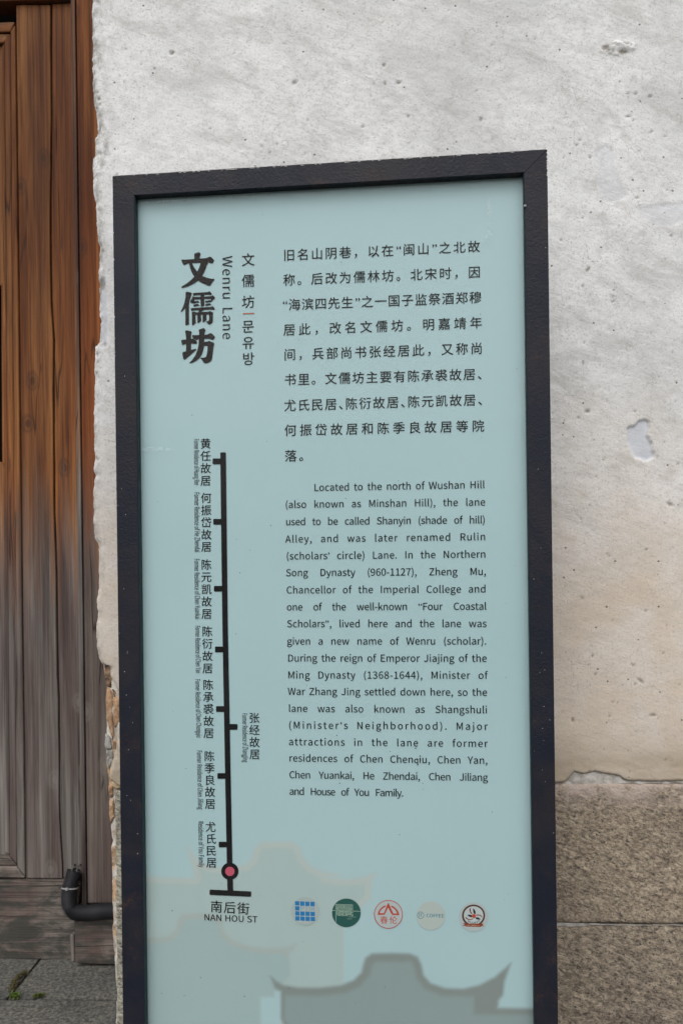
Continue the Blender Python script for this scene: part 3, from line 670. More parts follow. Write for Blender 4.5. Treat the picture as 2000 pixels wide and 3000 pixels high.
for k in range(ns):
    a = 2 * math.pi * k / ns; dr = s1 * math.cos(a) + u2 * math.sin(a)
    for rr, hh in ((0.0198, -0.0015), (0.0210, -0.0015), (0.0210, 0.0015), (0.0198, 0.0015)): v.append(tuple(c0 + dr * rr + tg * hh))
for k in range(ns):
    for q in range(4): f.append((k * 4 + q, k * 4 + (q + 1) % 4, ((k + 1) % ns) * 4 + (q + 1) % 4, ((k + 1) % ns) * 4 + q))
mesh_obj('cable_tie', v, f, tie_m, pipe, False)
hp = c0 + u2 * 0.0225
box('tie_lock', hp.x - 0.003, hp.x + 0.003, hp.y - 0.003, hp.y + 0.002, hp.z - 0.003, hp.z + 0.003, tie_m, pipe, 0.0006)
cb = flat('pale_cable', (0.09, 0.088, 0.085), 0.6)
for q in (-0.006, 0.005):
    st = pts[0] + Vector((q, 0, 0.000))
    tube('cable', [st + Vector((0, 0, -0.012)), st + Vector((q * 0.2, 0.001, 0.002)), st + Vector((q * 0.3, 0.008, 0.009)), st + Vector((q * 0.3, 0.026, 0.006))], lambda i: 0.0022, cb, pipe, 8, True)

# ------------------------------------------------------------------ weeds in the paving joints
LEAF = [flat('leaf_green', (0.060, 0.092, 0.018), 0.6), flat('leaf_olive', (0.062, 0.066, 0.022), 0.7), flat('leaf_dry', (0.07, 0.052, 0.030), 0.8)]
def weed(px, n, label, mats, hgt, spread, seed):
    r = random.Random(seed)
    P = [gpt(u, v) for u, v in px]
    def w2(p): q = WALL.X * p[0] + WALL.Y * p[1]; return Vector((q[0], q[1], 0))
    W = [w2(p) for p in P]; c = sum(W, Vector()) / len(W)
    o = bpy.data.objects.new('weed', None); COL.objects.link(o); o.location = c; tag(o, label, 'weed', None)
    for mi, mat in enumerate(mats):
        v = []; f = []
        for i in range(n // len(mats)):
            s_ = r.random() * (len(W) - 1); k = min(int(s_), len(W) - 2); p = W[k].lerp(W[k + 1], s_ - k) - c
            p = p + Vector((r.gauss(0, spread), r.gauss(0, spread), r.uniform(0.001, hgt)))
            a = r.uniform(0, 6.28); ln = r.uniform(0.0022, 0.0055); d1 = Vector((math.cos(a), math.sin(a), r.uniform(-0.2, 0.8))).normalized() * ln; d2 = Vector((-math.sin(a), math.cos(a), r.uniform(-0.3, 0.3))).normalized() * ln * 0.45
            b = len(v); v += [tuple(p - d1), tuple(p + d2), tuple(p + d1 + Vector((0, 0, 0.001))), tuple(p - d2)]; f.append((b, b + 1, b + 2, b + 3))
        mesh_obj('foliage', v, f, mat, o)['kind'] = 'stuff'
weed([(32, 2905), (45, 2880), (58, 2862), (78, 2850)], 260, 'olive and dry weed growing up the slanting joint between paving slabs', [LEAF[1], LEAF[2]], 0.007, 0.0035, 1)
weed([(32, 2924), (44, 2922), (53, 2922)], 170, 'small bright green weed tuft at the corner where two paving joints meet', [LEAF[0]], 0.010, 0.0035, 2)
weed([(97, 2924), (112, 2921), (128, 2918)], 130, 'thin green weed sprig further right along the level paving joint', [LEAF[0], LEAF[1]], 0.007, 0.0025, 3)

# ------------------------------------------------------------------ the sign
sign = SIGN.empty('information_sign')
tag(sign, 'tall dark framed information sign with pale blue glazed panel of Chinese and English text', 'sign')
xl = (SIGN(332, 700)[0] + SIGN(356, 2600)[0]) / 2; xrt = (SIGN(1604, 700)[0] + SIGN(1630, 2600)[0]) / 2
ztp = (SIGN(345, 515)[1] + SIGN(1590, 439)[1]) / 2
fwl = (SIGN(393, 700)[0] + SIGN(418, 2500)[0]) / 2 - xl; fwr = xrt - (SIGN(1537, 700)[0] + SIGN(1560, 2500)[0]) / 2
zti = (SIGN(400, 571)[1] + SIGN(1530, 505)[1]) / 2
REC = 0.0160; DEP = 0.09
xi0, xi1 = xl + fwl, xrt - fwr
zbo, zbi = 0.035, 0.095
prism('top_rail', [(xl, ztp), (xrt, ztp), (xi1, zti), (xi0, zti)], 0.0, DEP, MF, sign, 0.0004, 2)
prism('bottom_rail', [(xl, zbo), (xrt, zbo), (xi1, zbi), (xi0, zbi)], 0.0, DEP, MF, sign, 0.0004, 2)
gp = 0.0002
prism('side_rail', [(xl, ztp - gp), (xl, zbo + gp), (xi0 , zbi + gp), (xi0, zti - gp)], 0.0003, DEP, MF, sign, 0.0004, 2)
prism('side_rail', [(xrt, ztp - gp), (xrt, zbo + gp), (xi1, zbi + gp), (xi1, zti - gp)], 0.0003, DEP, MF, sign, 0.0004, 2)
for q in (xl + 0.06, xrt - 0.14): box('foot', q, q + 0.08, 0.01, DEP - 0.01, -0.012, zbo, MF, sign, 0.002)
box('back_plate', xl + 0.01, xrt - 0.01, DEP - 0.006, DEP - 0.002, zbo + 0.01, ztp - 0.01, MF, sign)
# weld bead of dried sealant on the top edge and chipped paint
r = random.Random(3); v = []; f = []
def fleck(x, y, z, w, h, dirn='f'):
    b = len(v); k = r.randint(5, 7); pts_ = []
    for i in range(k):
        a = 2 * math.pi * i / k + r.uniform(-0.3, 0.3); rr = r.uniform(0.6, 1.0)
        pts_.append((x + math.cos(a) * w * rr, y, z + math.sin(a) * h * rr))
    v.extend(pts_); v.extend([(p[0], y + 0.0015, p[2]) for p in pts_]); f.append(tuple(range(b, b + k)))
    for i in range(k): f.append((b + i, b + k + i, b + k + (i + 1) % k, b + (i + 1) % k))
for i in range(15): fleck(xrt - 0.0008, -0.0004, ztp - 0.004 - r.random() * 0.045, 0.0009, r.uniform(0.001, 0.003))
for i in range(46): fleck(xl + 0.03 + r.random() * (xrt - xl - 0.05), -0.0004, ztp - 0.0012, r.uniform(0.0015, 0.005), 0.0005)
for i in range(7): fleck(xl + 0.0008, -0.0001, r.uniform(1.35, 1.72), 0.0007, r.uniform(0.0008, 0.0022))
for i in range(32):
    q = r.random(); x = (xl + r.uniform(0.003, fwl - 0.004)) if q < 0.5 else (xi1 + r.uniform(0.003, fwr - 0.003)); fleck(x, -0.00035, r.uniform(0.45, 1.0) if r.random() < 0.8 else r.uniform(1.0, 1.7), r.uniform(0.0003, 0.0008), r.uniform(0.0003, 0.0011))
cm = flat('bare_primer', (0.62, 0.61, 0.58), 0.8); cs = mesh_obj('paint_chips', v, f, cm, sign); cs['kind'] = 'stuff'
# ragged sealant ridge along the top
X = np.arange(xl + 0.004, xrt - 0.002, 0.0025); hh = 0.0012 + 0.0016 * np.clip(vnoise(X * 30, X * 0, 101, 4) + 0.2, 0, 1) + 0.004 * np.clip(vnoise(X * 55, X * 0 + 4, 102, 2) - 0.62, 0, 1)
rows_ = [(0.0006, -0.0004), (0.0005, 0.5), (0.012, 1.0), (0.03, 0.4), (0.04, -0.001)]
XX_ = np.repeat(X[None], 5, 0); YY_ = np.array([[a] * len(X) for a, b in rows_]); ZZ_ = np.array([ztp + (hh * b if abs(b) >= 0.3 else b + 0 * X) for a, b in rows_])
SEAL = M('dried_sealant', 0.8); sa = SEAL.noise(SEAL.coord(), 120, 3); SEAL.color(SEAL.ramp(sa, [(0.4, (0.035, 0.033, 0.034)), (0.58, (0.16, 0.15, 0.135))]))
grid_obj('sealant_ridge', XX_, YY_, ZZ_, SEAL.m, sign)
sx, sz, _t = SIGN(1536.5, 604); box('screw', sx - 0.0022, sx + 0.0022, -0.003, 0.003, sz - 0.0018, sz + 0.0018, flat('steel', (0.30, 0.31, 0.33), 0.35), sign, 0.0006)
# glass pane
GT = 0.004
box('glass_pane', xi0 + 0.0005, xi1 - 0.0005, REC, REC + GT, zbi + 0.0005, zti - 0.0005, MGLASS, sign)
return_strip = flat('blue_grey_edge', (0.016, 0.030, 0.036), 0.4)  # added strips, the glass edge and its reflection put into their blue-grey
for a, b in ((xi0 + 0.0001, xi0 + 0.0014), (xi1 - 0.0014, xi1 - 0.0001)): box('return_strip', a, b, 0.0015, REC - 0.0002, zbi + 0.001, zti - 0.001, return_strip, sign)

# back panel with the soft grey roof-line print
PB = REC + GT + 0.0014
def S(u, v): return SIGN.xz(u, v, PB)
def c7(p): return S(300 + p[0] / 1.1615, 2400 + p[1] / 1.1615)
def c8(p): return S(400 + p[0] / 1.3067, 2700 + p[1] / 1.3067)
def c9(p): return S(400 + p[0] / 2.6133, 2400 + p[1] / 2.6133)
blue = np.array([0.365, 0.500, 0.522])
zlow = np.arange(zbi - 0.004, SIGN(1000, 2330, PB)[1], 0.0026); zhi = np.arange(zlow[-1] + 0.02, zti + 0.01, 0.02); zhi = np.append(zhi, zti + 0.004)
xs_ = np.linspace(xi0 - 0.004, xi1 + 0.004, 290); GX, GZ = np.meshgrid(xs_, np.concatenate([zlow, zhi]))
colr = np.ones(GX.shape + (4,)); colr[..., :3] = blue
tt = sstep(0.9, 1.75, GZ)[..., None]; colr[..., :3] = blue * (1 - 0.0 * tt) + 0
lowm = GZ < zlow[-1] + 0.001
def layer(mask, c, a=1.0):
    m_ = (mask * a * lowm)[..., None]; colr[..., :3] = colr[..., :3] * (1 - m_) + np.array(c) * m_
def soft(poly_, blur): return 1 - sstep(-blur, blur, seg_dist(GX, GZ, poly_))
bl = 0.0058
# far roof (palest)
far_top = [c9(p) for p in [(60, 436), (200, 446), (455, 452), (440, 420), (380, 195), (430, 262), (480, 330), (560, 360), (640, 372), (760, 360), (840, 350), (885, 300), (905, 220), (950, 178), (1080, 172), (1200, 178), (1245, 215), (1270, 290), (1330, 360), (1430, 405), (1568, 425)]] + [c7(p) for p in [(760, 198), (830, 205), (890, 197), (932, 180), (915, 215), (912, 270), (880, 300), (818, 318)]]
far = far_top + [c7(p) for p in [(818, 560), (815, 760), (100, 760)]]
FAR = (0.363, 0.454, 0.441); FARB = (0.415, 0.465, 0.440)
mask_far = soft(far, bl); layer(mask_far, FARB); 
dd = seg_dist(GX, GZ, far_top[:-1], False); inner = mask_far * sstep(0.009, 0.0145, dd); layer(inner, FAR)
# middle roof
mid_top = [c9(p) for p in [(60, 905), (170, 908), (250, 895), (300, 850), (318, 770), (350, 730), (430, 722), (560, 724), (625, 738), (655, 790), (668, 860), (740, 930), (860, 972), (1000, 990), (1120, 985), (1180, 972), (1225, 948), (1200, 1000), (1168, 1025)]]
mid = mid_top + [c9(p) for p in [(1170, 1190), (1120, 1250), (1050, 1300), (1050, 1360), (948, 1362), (948, 1800), (40, 1800)]]
MID = (0.315, 0.415, 0.415); MIDB = (0.349, 0.398, 0.378)
mm = soft(mid, bl); layer(mm, MIDB)
dd = seg_dist(GX, GZ, mid_top, False); layer(mm * sstep(0.0085, 0.0135, dd), MID)
# blue gap under the step
layer(soft([c9(p) for p in [(952, 1364), (1056, 1362), (1062, 1300), (1108, 1300), (1112, 1900), (952, 1900)]], bl), tuple(blue))
# near roof
near_top = [c8(p) for p in [(512, 208), (535, 228), (562, 243), (620, 252), (700, 253), (780, 244), (830, 224), (860, 195), (868, 160), (876, 138), (900, 122), (975, 120), (1045, 122), (1075, 135), (1090, 165), (1098, 205), (1125, 235), (1180, 254), (1250, 257), (1310, 243), (1370, 212), (1432, 158)]]
near = near_top + [c8(p) for p in [(1408, 230), (1402, 280), (1385, 302), (1383, 330), (1560, 333), (1560, 900), (700, 900), (640, 500), (566, 400), (552, 370), (552, 268), (530, 258)]]
NEAR = (0.239, 0.302, 0.295); NEARB = (0.211, 0.240, 0.226)
nm = soft(near, bl * 0.9); layer(nm, NEARB)
body = [c8(p) for p in [(568, 282), (700, 285), (800, 274), (858, 246), (892, 205), (902, 170), (915, 154), (1050, 154), (1062, 175), (1070, 215), (1102, 258), (1170, 285), (1290, 288), (1290, 355), (1560, 360), (1560, 900), (705, 900), (640, 520), (580, 400), (566, 372)]]
layer(soft(body, bl), NEAR)
grid_obj('back_panel', GX, np.full(GX.shape, PB), GZ, MPANEL, sign, colr, False)

# ------------------------------------------------------------------ lettering
GL = {}
# outlines of the Latin letters by code point: advance, x and y in thousandths, corner numbers of the triangles
LETTERS = {
    40: (338, [239,-196,295,-171,224,-21,182,142,168,311,182,479,224,641,295,792,239,818,160,663,110,496,92,311,110,125,160,-42], [9,7,8,9,6,7,10,6,9,10,5,6,11,5,10,11,4,5,12,4,11,12,3,4,12,2,3,13,2,12,13,1,2,0,1,13]),
    41: (338, [99,-196,178,-42,228,125,246,311,228,496,178,663,99,818,42,792,114,641,156,479,171,311,156,142,114,-21,42,-171], [7,5,6,8,5,7,8,4,5,9,4,8,9,3,4,10,3,9,11,3,10,11,2,3,12,2,11,12,1,2,13,1,12,13,0,1]),
    44: (278, [75,-190,153,-140,203,-69,221,19,212,76,186,113,144,126,110,119,85,96,75,62,84,28,109,6,142,-2,153,-1,141,-56,106,-102,53,-136], [7,5,6,8,5,7,8,4,5,9,4,8,9,3,4,10,3,9,11,3,10,11,13,3,13,2,3,12,13,11,14,2,13,15,2,14,15,1,2,16,1,15,0,1,16]),
    45: (347, [46,245,302,245,302,315,46,315], [0,2,3,0,1,2]),
    46: (278, [139,-13,172,-4,196,20,205,56,196,93,172,117,139,126,106,117,82,93,73,56,82,20,106,-4], [7,5,6,8,5,7,8,4,5,9,4,8,9,3,4,10,3,9,10,2,3,10,1,2,11,1,10,11,0,1]),
    48: (555, [278,-13,399,29,478,156,506,369,478,580,399,705,278,746,156,705,78,580,50,369,78,156,156,29,278,61,205,93,156,193,138,369,156,543,205,643,278,674,351,643,400,543,418,369,400,193,351,93], [7,5,6,8,17,7,17,18,7,18,5,7,18,19,5,19,4,5,8,16,17,20,4,19,9,16,8,20,3,4,21,3,20,9,15,16,10,15,9,10,14,15,22,3,21,22,2,3,10,13,14,23,2,22,11,13,10,23,1,2,11,12,13,12,1,23,11,1,12,0,1,11]),
    49: (555, [88,0,490,0,490,76,343,76,343,733,273,733,230,712,181,695,121,681,121,623,252,623,252,76,88,76], [6,4,5,6,10,4,10,3,4,7,10,6,8,10,7,9,10,8,11,3,10,0,11,12,0,3,11,0,2,3,0,1,2]),
    50: (555, [44,0,505,0,505,79,302,79,263,78,222,75,182,72,333,231,433,383,470,531,443,645,370,719,256,746,172,733,101,695,40,639,93,587,137,630,188,661,245,672,321,653,366,602,380,527,344,393,233,238,44,54], [13,11,12,14,11,13,14,10,11,15,19,14,19,10,14,15,18,19,20,10,19,15,17,18,21,10,20,21,9,10,16,17,15,22,9,21,22,8,9,23,8,22,24,8,23,24,7,8,25,7,24,25,6,7,4,2,3,4,1,2,5,1,4,6,1,5,25,1,6,0,1,25]),
    51: (555, [263,-13,383,12,467,84,499,196,478,284,423,347,344,382,344,387,413,425,458,484,474,563,446,662,371,724,260,746,182,735,115,704,56,659,105,601,150,638,201,663,257,672,323,658,366,617,381,556,362,485,298,435,178,416,178,346,313,328,385,276,406,199,387,126,335,79,257,63,183,75,124,106,76,147,29,88,86,39,162,1], [14,12,13,15,12,14,15,11,12,16,20,15,20,11,15,16,19,20,21,11,20,16,18,19,21,10,11,17,18,16,22,10,21,23,10,22,23,9,10,24,9,23,25,9,24,25,8,9,26,8,25,26,7,8,27,7,26,27,6,7,27,5,6,27,28,5,28,4,5,29,4,28,29,3,4,30,3,29,31,3,30,31,2,3,37,35,36,32,2,31,37,34,35,38,34,37,32,1,2,33,1,32,38,33,34,38,1,33,39,1,38,39,0,1]),
    52: (555, [340,0,426,0,426,202,524,202,524,275,426,275,426,733,325,733,20,262,20,202,340,202,340,275,115,275,282,525,303,561,322,598,341,633,345,633,343,590,341,542,340,500], [8,6,7,8,16,6,16,17,6,17,5,6,8,15,16,18,5,17,8,14,15,19,5,18,8,13,14,20,5,19,8,12,13,11,5,20,8,11,12,8,5,11,8,4,5,8,3,4,9,3,8,10,3,9,0,2,10,2,3,10,0,1,2]),
    54: (555, [301,-13,406,17,483,100,512,225,487,353,416,430,308,455,250,444,192,414,142,367,170,547,238,643,331,671,374,664,414,645,447,615,499,671,453,710,396,736,327,746,193,707,95,580,56,350,89,149,175,27,144,294,194,348,245,378,293,387,367,367,411,311,425,225,408,138,364,80,301,59,221,86,169,166], [20,18,19,20,17,18,20,16,17,21,11,20,11,12,20,12,16,20,13,16,12,13,14,16,14,15,16,21,10,11,22,10,21,22,9,10,7,5,6,8,5,7,8,4,5,9,28,8,28,4,8,9,27,28,29,4,28,9,26,27,22,26,9,30,4,29,30,3,4,23,25,22,25,26,22,31,3,30,23,36,25,32,3,31,32,2,3,23,35,36,24,35,23,33,2,32,33,1,2,24,34,35,34,1,33,24,1,34,0,1,24]),
    55: (555, [198,0,293,0,316,254,378,468,508,678,508,733,49,733,49,655,405,655,290,458,226,249], [7,5,6,7,4,5,7,8,4,8,3,4,9,3,8,9,2,3,10,2,9,10,1,2,0,1,10]),
    56: (555, [280,-13,401,12,480,80,509,176,491,263,446,325,386,369,386,374,431,418,468,478,483,551,458,651,390,719,282,744,179,720,108,655,81,558,95,488,131,432,180,389,180,385,116,338,66,270,46,182,76,81,159,12,330,398,248,436,188,486,164,558,179,620,221,661,281,676,348,658,390,612,405,546,396,493,371,444,281,55,202,73,147,121,127,190,140,256,176,311,228,356,325,313,395,260,422,179,404,114,356,71], [14,12,13,15,12,14,15,32,12,32,11,12,15,31,32,33,11,32,15,30,31,34,11,33,16,30,15,34,10,11,16,29,30,35,10,34,17,29,16,17,28,29,35,9,10,36,9,35,37,9,36,18,28,17,18,27,28,37,8,9,26,8,37,18,26,27,19,26,18,26,7,8,19,7,26,20,7,19,21,44,20,44,7,20,44,6,7,44,5,6,21,43,44,45,5,44,22,43,21,45,4,5,46,4,45,22,42,43,23,42,22,46,3,4,47,3,46,23,41,42,23,40,41,24,40,23,48,3,47,48,2,3,24,39,40,49,2,48,25,39,24,49,1,2,25,38,39,38,1,49,25,1,38,25,0,1]),
    57: (555, [235,-13,365,28,463,159,501,398,468,592,381,708,254,746,149,716,73,633,44,508,69,381,139,304,246,278,307,289,365,320,415,367,386,187,320,91,232,63,186,70,144,89,108,119,58,62,104,24,163,-3,414,444,363,388,311,356,261,346,188,366,145,423,130,508,146,596,191,654,255,675,336,648,389,571], [7,5,6,8,5,7,8,34,5,34,35,5,35,4,5,8,33,34,8,32,33,36,4,35,9,32,8,9,31,32,36,3,4,25,3,36,10,31,9,10,30,31,26,3,25,10,29,30,26,15,3,15,2,3,27,15,26,11,29,10,27,14,15,16,2,15,11,28,29,28,14,27,11,14,28,11,13,14,12,13,11,17,2,16,17,1,2,22,20,21,18,1,17,22,19,20,22,18,19,22,1,18,23,1,22,23,0,1,24,0,23]),
    65: (608, [4,0,97,0,168,224,436,224,506,0,604,0,355,733,252,733,191,297,227,410,252,492,276,574,300,658,304,658,328,574,352,492,378,410,413,297], [0,12,7,12,6,7,12,13,6,13,5,6,0,11,12,14,5,13,15,5,14,0,10,11,16,5,15,0,9,10,0,8,9,17,5,16,0,2,8,2,17,8,2,3,17,3,5,17,0,1,2,4,5,3]),
    67: (638, [377,-13,465,-1,539,35,602,92,551,151,502,106,446,78,381,68,260,105,181,208,153,369,182,527,263,629,384,665,442,656,492,632,534,596,584,656,533,700,466,733,383,746,216,700,101,570,58,366,100,162,213,32], [21,19,20,21,18,19,21,17,18,22,12,21,12,13,21,13,17,21,14,17,13,15,17,14,15,16,17,22,11,12,23,11,22,23,10,11,23,9,10,24,9,23,24,8,9,25,8,24,5,3,4,6,3,5,25,7,8,6,2,3,7,2,6,25,2,7,25,1,2,0,1,25]),
    68: (688, [101,0,288,0,475,44,590,170,629,369,590,568,473,690,284,733,101,733,193,76,193,658,276,658,420,625,506,527,534,369,506,211,420,111,276,76], [0,10,8,10,7,8,10,6,7,10,11,6,11,12,6,12,5,6,0,9,10,13,5,12,13,4,5,14,4,13,15,4,14,15,3,4,16,3,15,16,2,3,17,2,16,0,17,9,0,2,17,0,1,2]),
    69: (589, [101,0,534,0,534,79,193,79,193,346,471,346,471,425,193,425,193,655,523,655,523,733,101,733], [0,8,11,8,10,11,8,9,10,0,7,8,0,4,7,4,6,7,4,5,6,0,3,4,0,2,3,0,1,2]),
    70: (552, [101,0,193,0,193,329,473,329,473,407,193,407,193,655,523,655,523,733,101,733], [0,6,9,6,8,9,6,7,8,0,5,6,0,2,5,2,4,5,2,3,4,0,1,2]),
    72: (728, [101,0,193,0,193,346,535,346,535,0,628,0,628,733,535,733,535,426,193,426,193,733,101,733], [0,10,11,0,9,10,8,6,7,8,5,6,0,2,9,2,8,9,2,3,8,3,5,8,0,1,2,4,5,3]),
    73: (293, [101,0,193,0,193,733,101,733], [0,2,3,0,1,2]),
    74: (535, [237,-13,353,18,418,99,439,215,439,733,346,733,346,224,333,134,293,84,228,68,178,76,137,104,101,151,35,103,86,39,153,0], [6,4,5,6,3,4,7,3,6,7,2,3,13,11,12,8,2,7,13,10,11,14,10,13,8,1,2,9,1,8,14,9,10,14,1,9,15,1,14,15,0,1]),
    76: (543, [101,0,514,0,514,79,193,79,193,733,101,733], [0,4,5,0,3,4,0,2,3,0,1,2]),
    77: (812, [101,0,184,0,184,406,182,476,178,551,172,622,176,622,235,455,374,74,436,74,574,455,633,622,637,622,632,551,627,476,625,406,625,0,711,0,711,733,600,733,460,341,443,291,427,239,409,188,405,188,388,239,370,291,352,341,212,733,101,733], [0,5,29,5,28,29,5,6,28,6,27,28,20,11,19,11,18,19,11,12,18,12,17,18,0,4,5,7,27,6,20,10,11,13,17,12,0,3,4,14,17,13,15,17,14,0,2,3,8,27,7,20,9,10,0,1,2,16,17,15,8,26,27,21,9,20,22,9,21,8,25,26,23,9,22,8,24,25,8,23,24,8,9,23]),
    78: (723, [101,0,188,0,188,385,186,462,181,539,177,614,181,614,260,463,527,0,622,0,622,733,534,733,534,352,536,274,541,196,547,120,542,120,463,271,195,733,101,733], [0,5,19,5,18,19,5,6,18,6,17,18,12,10,11,12,9,10,0,4,5,7,17,6,0,3,4,8,17,7,0,2,3,0,1,2,13,9,12,14,9,13,8,16,17,15,9,14,8,15,16,8,9,15]),
    79: (742, [371,-13,534,34,644,166,684,369,644,571,534,700,371,746,208,700,99,571,58,369,99,166,208,34,371,68,256,106,180,210,153,369,180,527,256,629,371,665,486,629,562,527,589,369,562,210,486,106], [7,5,6,8,17,7,17,18,7,18,5,7,18,19,5,19,4,5,8,16,17,20,4,19,9,16,8,20,3,4,9,15,16,21,3,20,10,15,9,10,14,15,22,3,21,22,2,3,10,13,14,23,2,22,11,13,10,23,1,2,12,1,23,11,12,13,11,1,12,11,0,1]),
    80: (633, [101,0,193,0,193,292,314,292,456,316,550,391,584,518,549,645,454,713,310,733,101,733,193,367,193,658,298,658,406,645,471,602,492,518,471,432,408,383,302,367], [0,12,10,12,9,10,12,8,9,12,13,8,13,7,8,0,11,12,14,7,13,15,7,14,15,6,7,16,6,15,17,6,16,17,5,6,18,5,17,18,4,5,19,4,18,0,2,11,2,19,11,2,4,19,2,3,4,0,1,2]),
    82: (635, [193,385,193,658,316,658,413,645,473,604,494,528,473,448,413,401,316,385,503,0,607,0,421,321,508,360,565,428,586,528,553,649,463,713,330,733,101,733,101,0,193,0,193,311,325,311], [19,1,18,1,17,18,1,16,17,1,2,16,2,15,16,19,0,1,3,15,2,3,14,15,4,14,3,5,14,4,6,14,5,6,13,14,7,13,6,7,12,13,8,12,7,19,21,0,21,8,0,21,12,8,21,11,12,21,22,11,22,10,11,19,20,21,9,10,22]),
    83: (596, [304,-13,436,15,523,89,553,195,533,286,479,348,402,391,298,436,241,463,195,501,176,559,193,615,241,652,313,665,376,657,432,633,480,597,528,656,469,703,396,735,313,746,194,721,112,653,82,552,106,462,162,402,231,364,336,318,399,287,443,248,459,187,441,124,388,83,305,68,231,79,161,111,103,159,48,95,119,38,206,0], [21,19,20,21,18,19,22,18,21,22,13,18,13,17,18,22,12,13,14,17,13,15,17,14,15,16,17,23,12,22,23,11,12,23,10,11,23,9,10,24,9,23,24,8,9,24,7,8,25,7,24,25,6,7,26,6,25,26,5,6,27,5,26,27,4,5,28,4,27,29,4,28,29,3,4,30,3,29,30,2,3,31,2,30,37,35,36,32,2,31,37,34,35,38,34,37,32,1,2,33,1,32,38,33,34,38,1,33,39,1,38,39,0,1]),
    84: (599, [253,0,346,0,346,655,568,655,568,733,31,733,31,655,253,655], [6,4,5,6,3,4,7,3,6,0,2,7,2,3,7,0,1,2]),
    85: (721, [361,-13,496,16,589,116,624,302,624,733,535,733,535,300,511,161,449,89,361,68,274,89,213,161,190,300,190,733,98,733,98,302,133,116,226,16], [15,13,14,15,12,13,6,4,5,6,3,4,16,12,15,6,2,3,16,11,12,7,2,6,16,10,11,8,2,7,8,1,2,17,10,16,17,9,10,9,1,8,17,1,9,17,0,1]),
    86: (575, [235,0,342,0,575,733,481,733,363,336,340,254,317,176,292,94,288,94,263,176,241,254,217,336,98,733,1,733], [0,12,13,0,11,12,4,2,3,4,1,2,0,10,11,5,1,4,0,9,10,6,1,5,0,8,9,7,1,6,0,7,8,0,1,7]),
    87: (878, [181,0,291,0,400,442,413,498,425,553,437,609,441,609,453,553,465,498,477,442,588,0,700,0,851,733,763,733,684,334,670,255,658,176,644,96,638,96,620,176,603,256,586,334,484,733,399,733,298,334,280,255,263,176,246,96,242,96,227,176,213,255,198,334,121,733,26,733], [0,32,33,0,31,32,24,22,23,24,5,22,5,6,22,6,21,22,14,12,13,14,11,12,24,4,5,7,21,6,24,3,4,8,21,7,24,2,3,9,21,8,24,1,2,10,21,9,0,30,31,25,1,24,10,20,21,15,11,14,10,19,20,0,29,30,26,1,25,16,11,15,10,18,19,0,28,29,27,1,26,17,11,16,0,27,28,0,1,27,10,17,18,10,11,17]),
    89: (531, [219,0,311,0,311,284,532,733,436,733,342,526,318,473,293,419,268,365,264,365,239,419,216,473,192,526,97,733,-1,733,219,284], [15,13,14,15,12,13,5,3,4,5,2,3,15,11,12,6,2,5,15,10,11,7,2,6,15,9,10,8,2,7,15,8,9,15,2,8,0,2,15,0,1,2]),
    90: (603, [50,0,556,0,556,79,164,79,551,678,551,733,85,733,85,655,437,655,50,56], [7,5,6,7,4,5,7,8,4,8,3,4,9,3,8,9,2,3,9,1,2,0,1,9]),
    97: (563, [217,-13,282,-2,342,26,397,65,400,65,408,0,483,0,483,334,464,452,403,529,295,557,211,545,139,518,82,486,117,423,164,451,219,473,280,481,348,461,383,411,392,344,203,306,94,241,59,141,80,58,136,5,243,61,194,69,160,97,147,147,170,208,247,254,392,283,392,132,341,93,293,69], [11,9,10,12,9,11,12,8,9,13,17,12,17,8,12,14,15,13,15,16,13,16,17,13,18,8,17,19,8,18,19,7,8,20,7,19,21,7,20,21,32,7,32,6,7,22,32,21,22,31,32,33,6,32,22,30,31,23,30,22,23,29,30,23,28,29,24,28,23,34,4,33,4,6,33,24,27,28,35,4,34,24,26,27,26,3,35,3,4,35,26,2,3,5,6,4,24,2,26,25,2,24,25,1,2,0,1,25]),
    98: (618, [331,-13,447,21,533,121,567,280,542,426,469,523,351,557,291,547,233,519,180,481,184,578,184,796,92,796,92,0,165,0,173,56,177,56,227,19,279,-5,316,64,276,69,231,87,184,120,184,406,234,446,282,471,328,480,411,455,458,385,472,279,451,164,396,90], [13,11,12,13,10,11,13,9,10,7,5,6,8,5,7,8,4,5,9,26,8,26,4,8,13,23,9,23,24,9,24,25,9,25,26,9,27,4,26,28,4,27,28,3,4,13,22,23,29,3,28,29,2,3,30,2,29,31,2,30,31,1,2,13,15,22,15,21,22,19,1,31,15,20,21,15,19,20,15,16,19,16,1,19,13,14,15,17,1,16,17,0,1,18,0,17]),
    99: (510, [306,-13,370,-5,429,19,482,55,442,117,405,90,362,71,314,63,226,89,167,161,146,271,169,381,228,453,317,480,357,474,393,458,425,433,471,493,429,525,377,548,313,557,183,523,89,426,52,271,86,117,176,21], [21,19,20,21,18,19,21,17,18,22,13,21,13,17,21,13,14,17,14,15,17,15,16,17,22,12,13,22,11,12,23,11,22,23,10,11,24,10,23,24,9,10,24,8,9,25,8,24,5,3,4,6,3,5,25,7,8,7,3,6,25,3,7,25,2,3,0,2,25,0,1,2]),
    100: (620, [277,-13,339,-2,395,26,442,64,445,64,453,0,528,0,528,796,436,796,436,587,441,494,394,528,346,549,288,557,172,522,86,423,53,271,81,117,159,21,297,64,216,89,165,160,147,272,169,381,225,453,304,480,348,474,392,456,436,423,436,138,391,96,346,72], [9,7,8,9,6,7,10,6,9,14,12,13,14,11,12,14,10,11,15,25,14,25,10,14,25,26,10,26,27,10,27,28,10,28,6,10,15,24,25,15,23,24,16,23,15,29,6,28,16,22,23,16,21,22,17,21,16,17,20,21,30,4,29,4,6,29,18,20,17,31,4,30,18,19,20,19,4,31,18,3,19,3,4,19,18,2,3,5,6,4,18,1,2,0,1,18]),
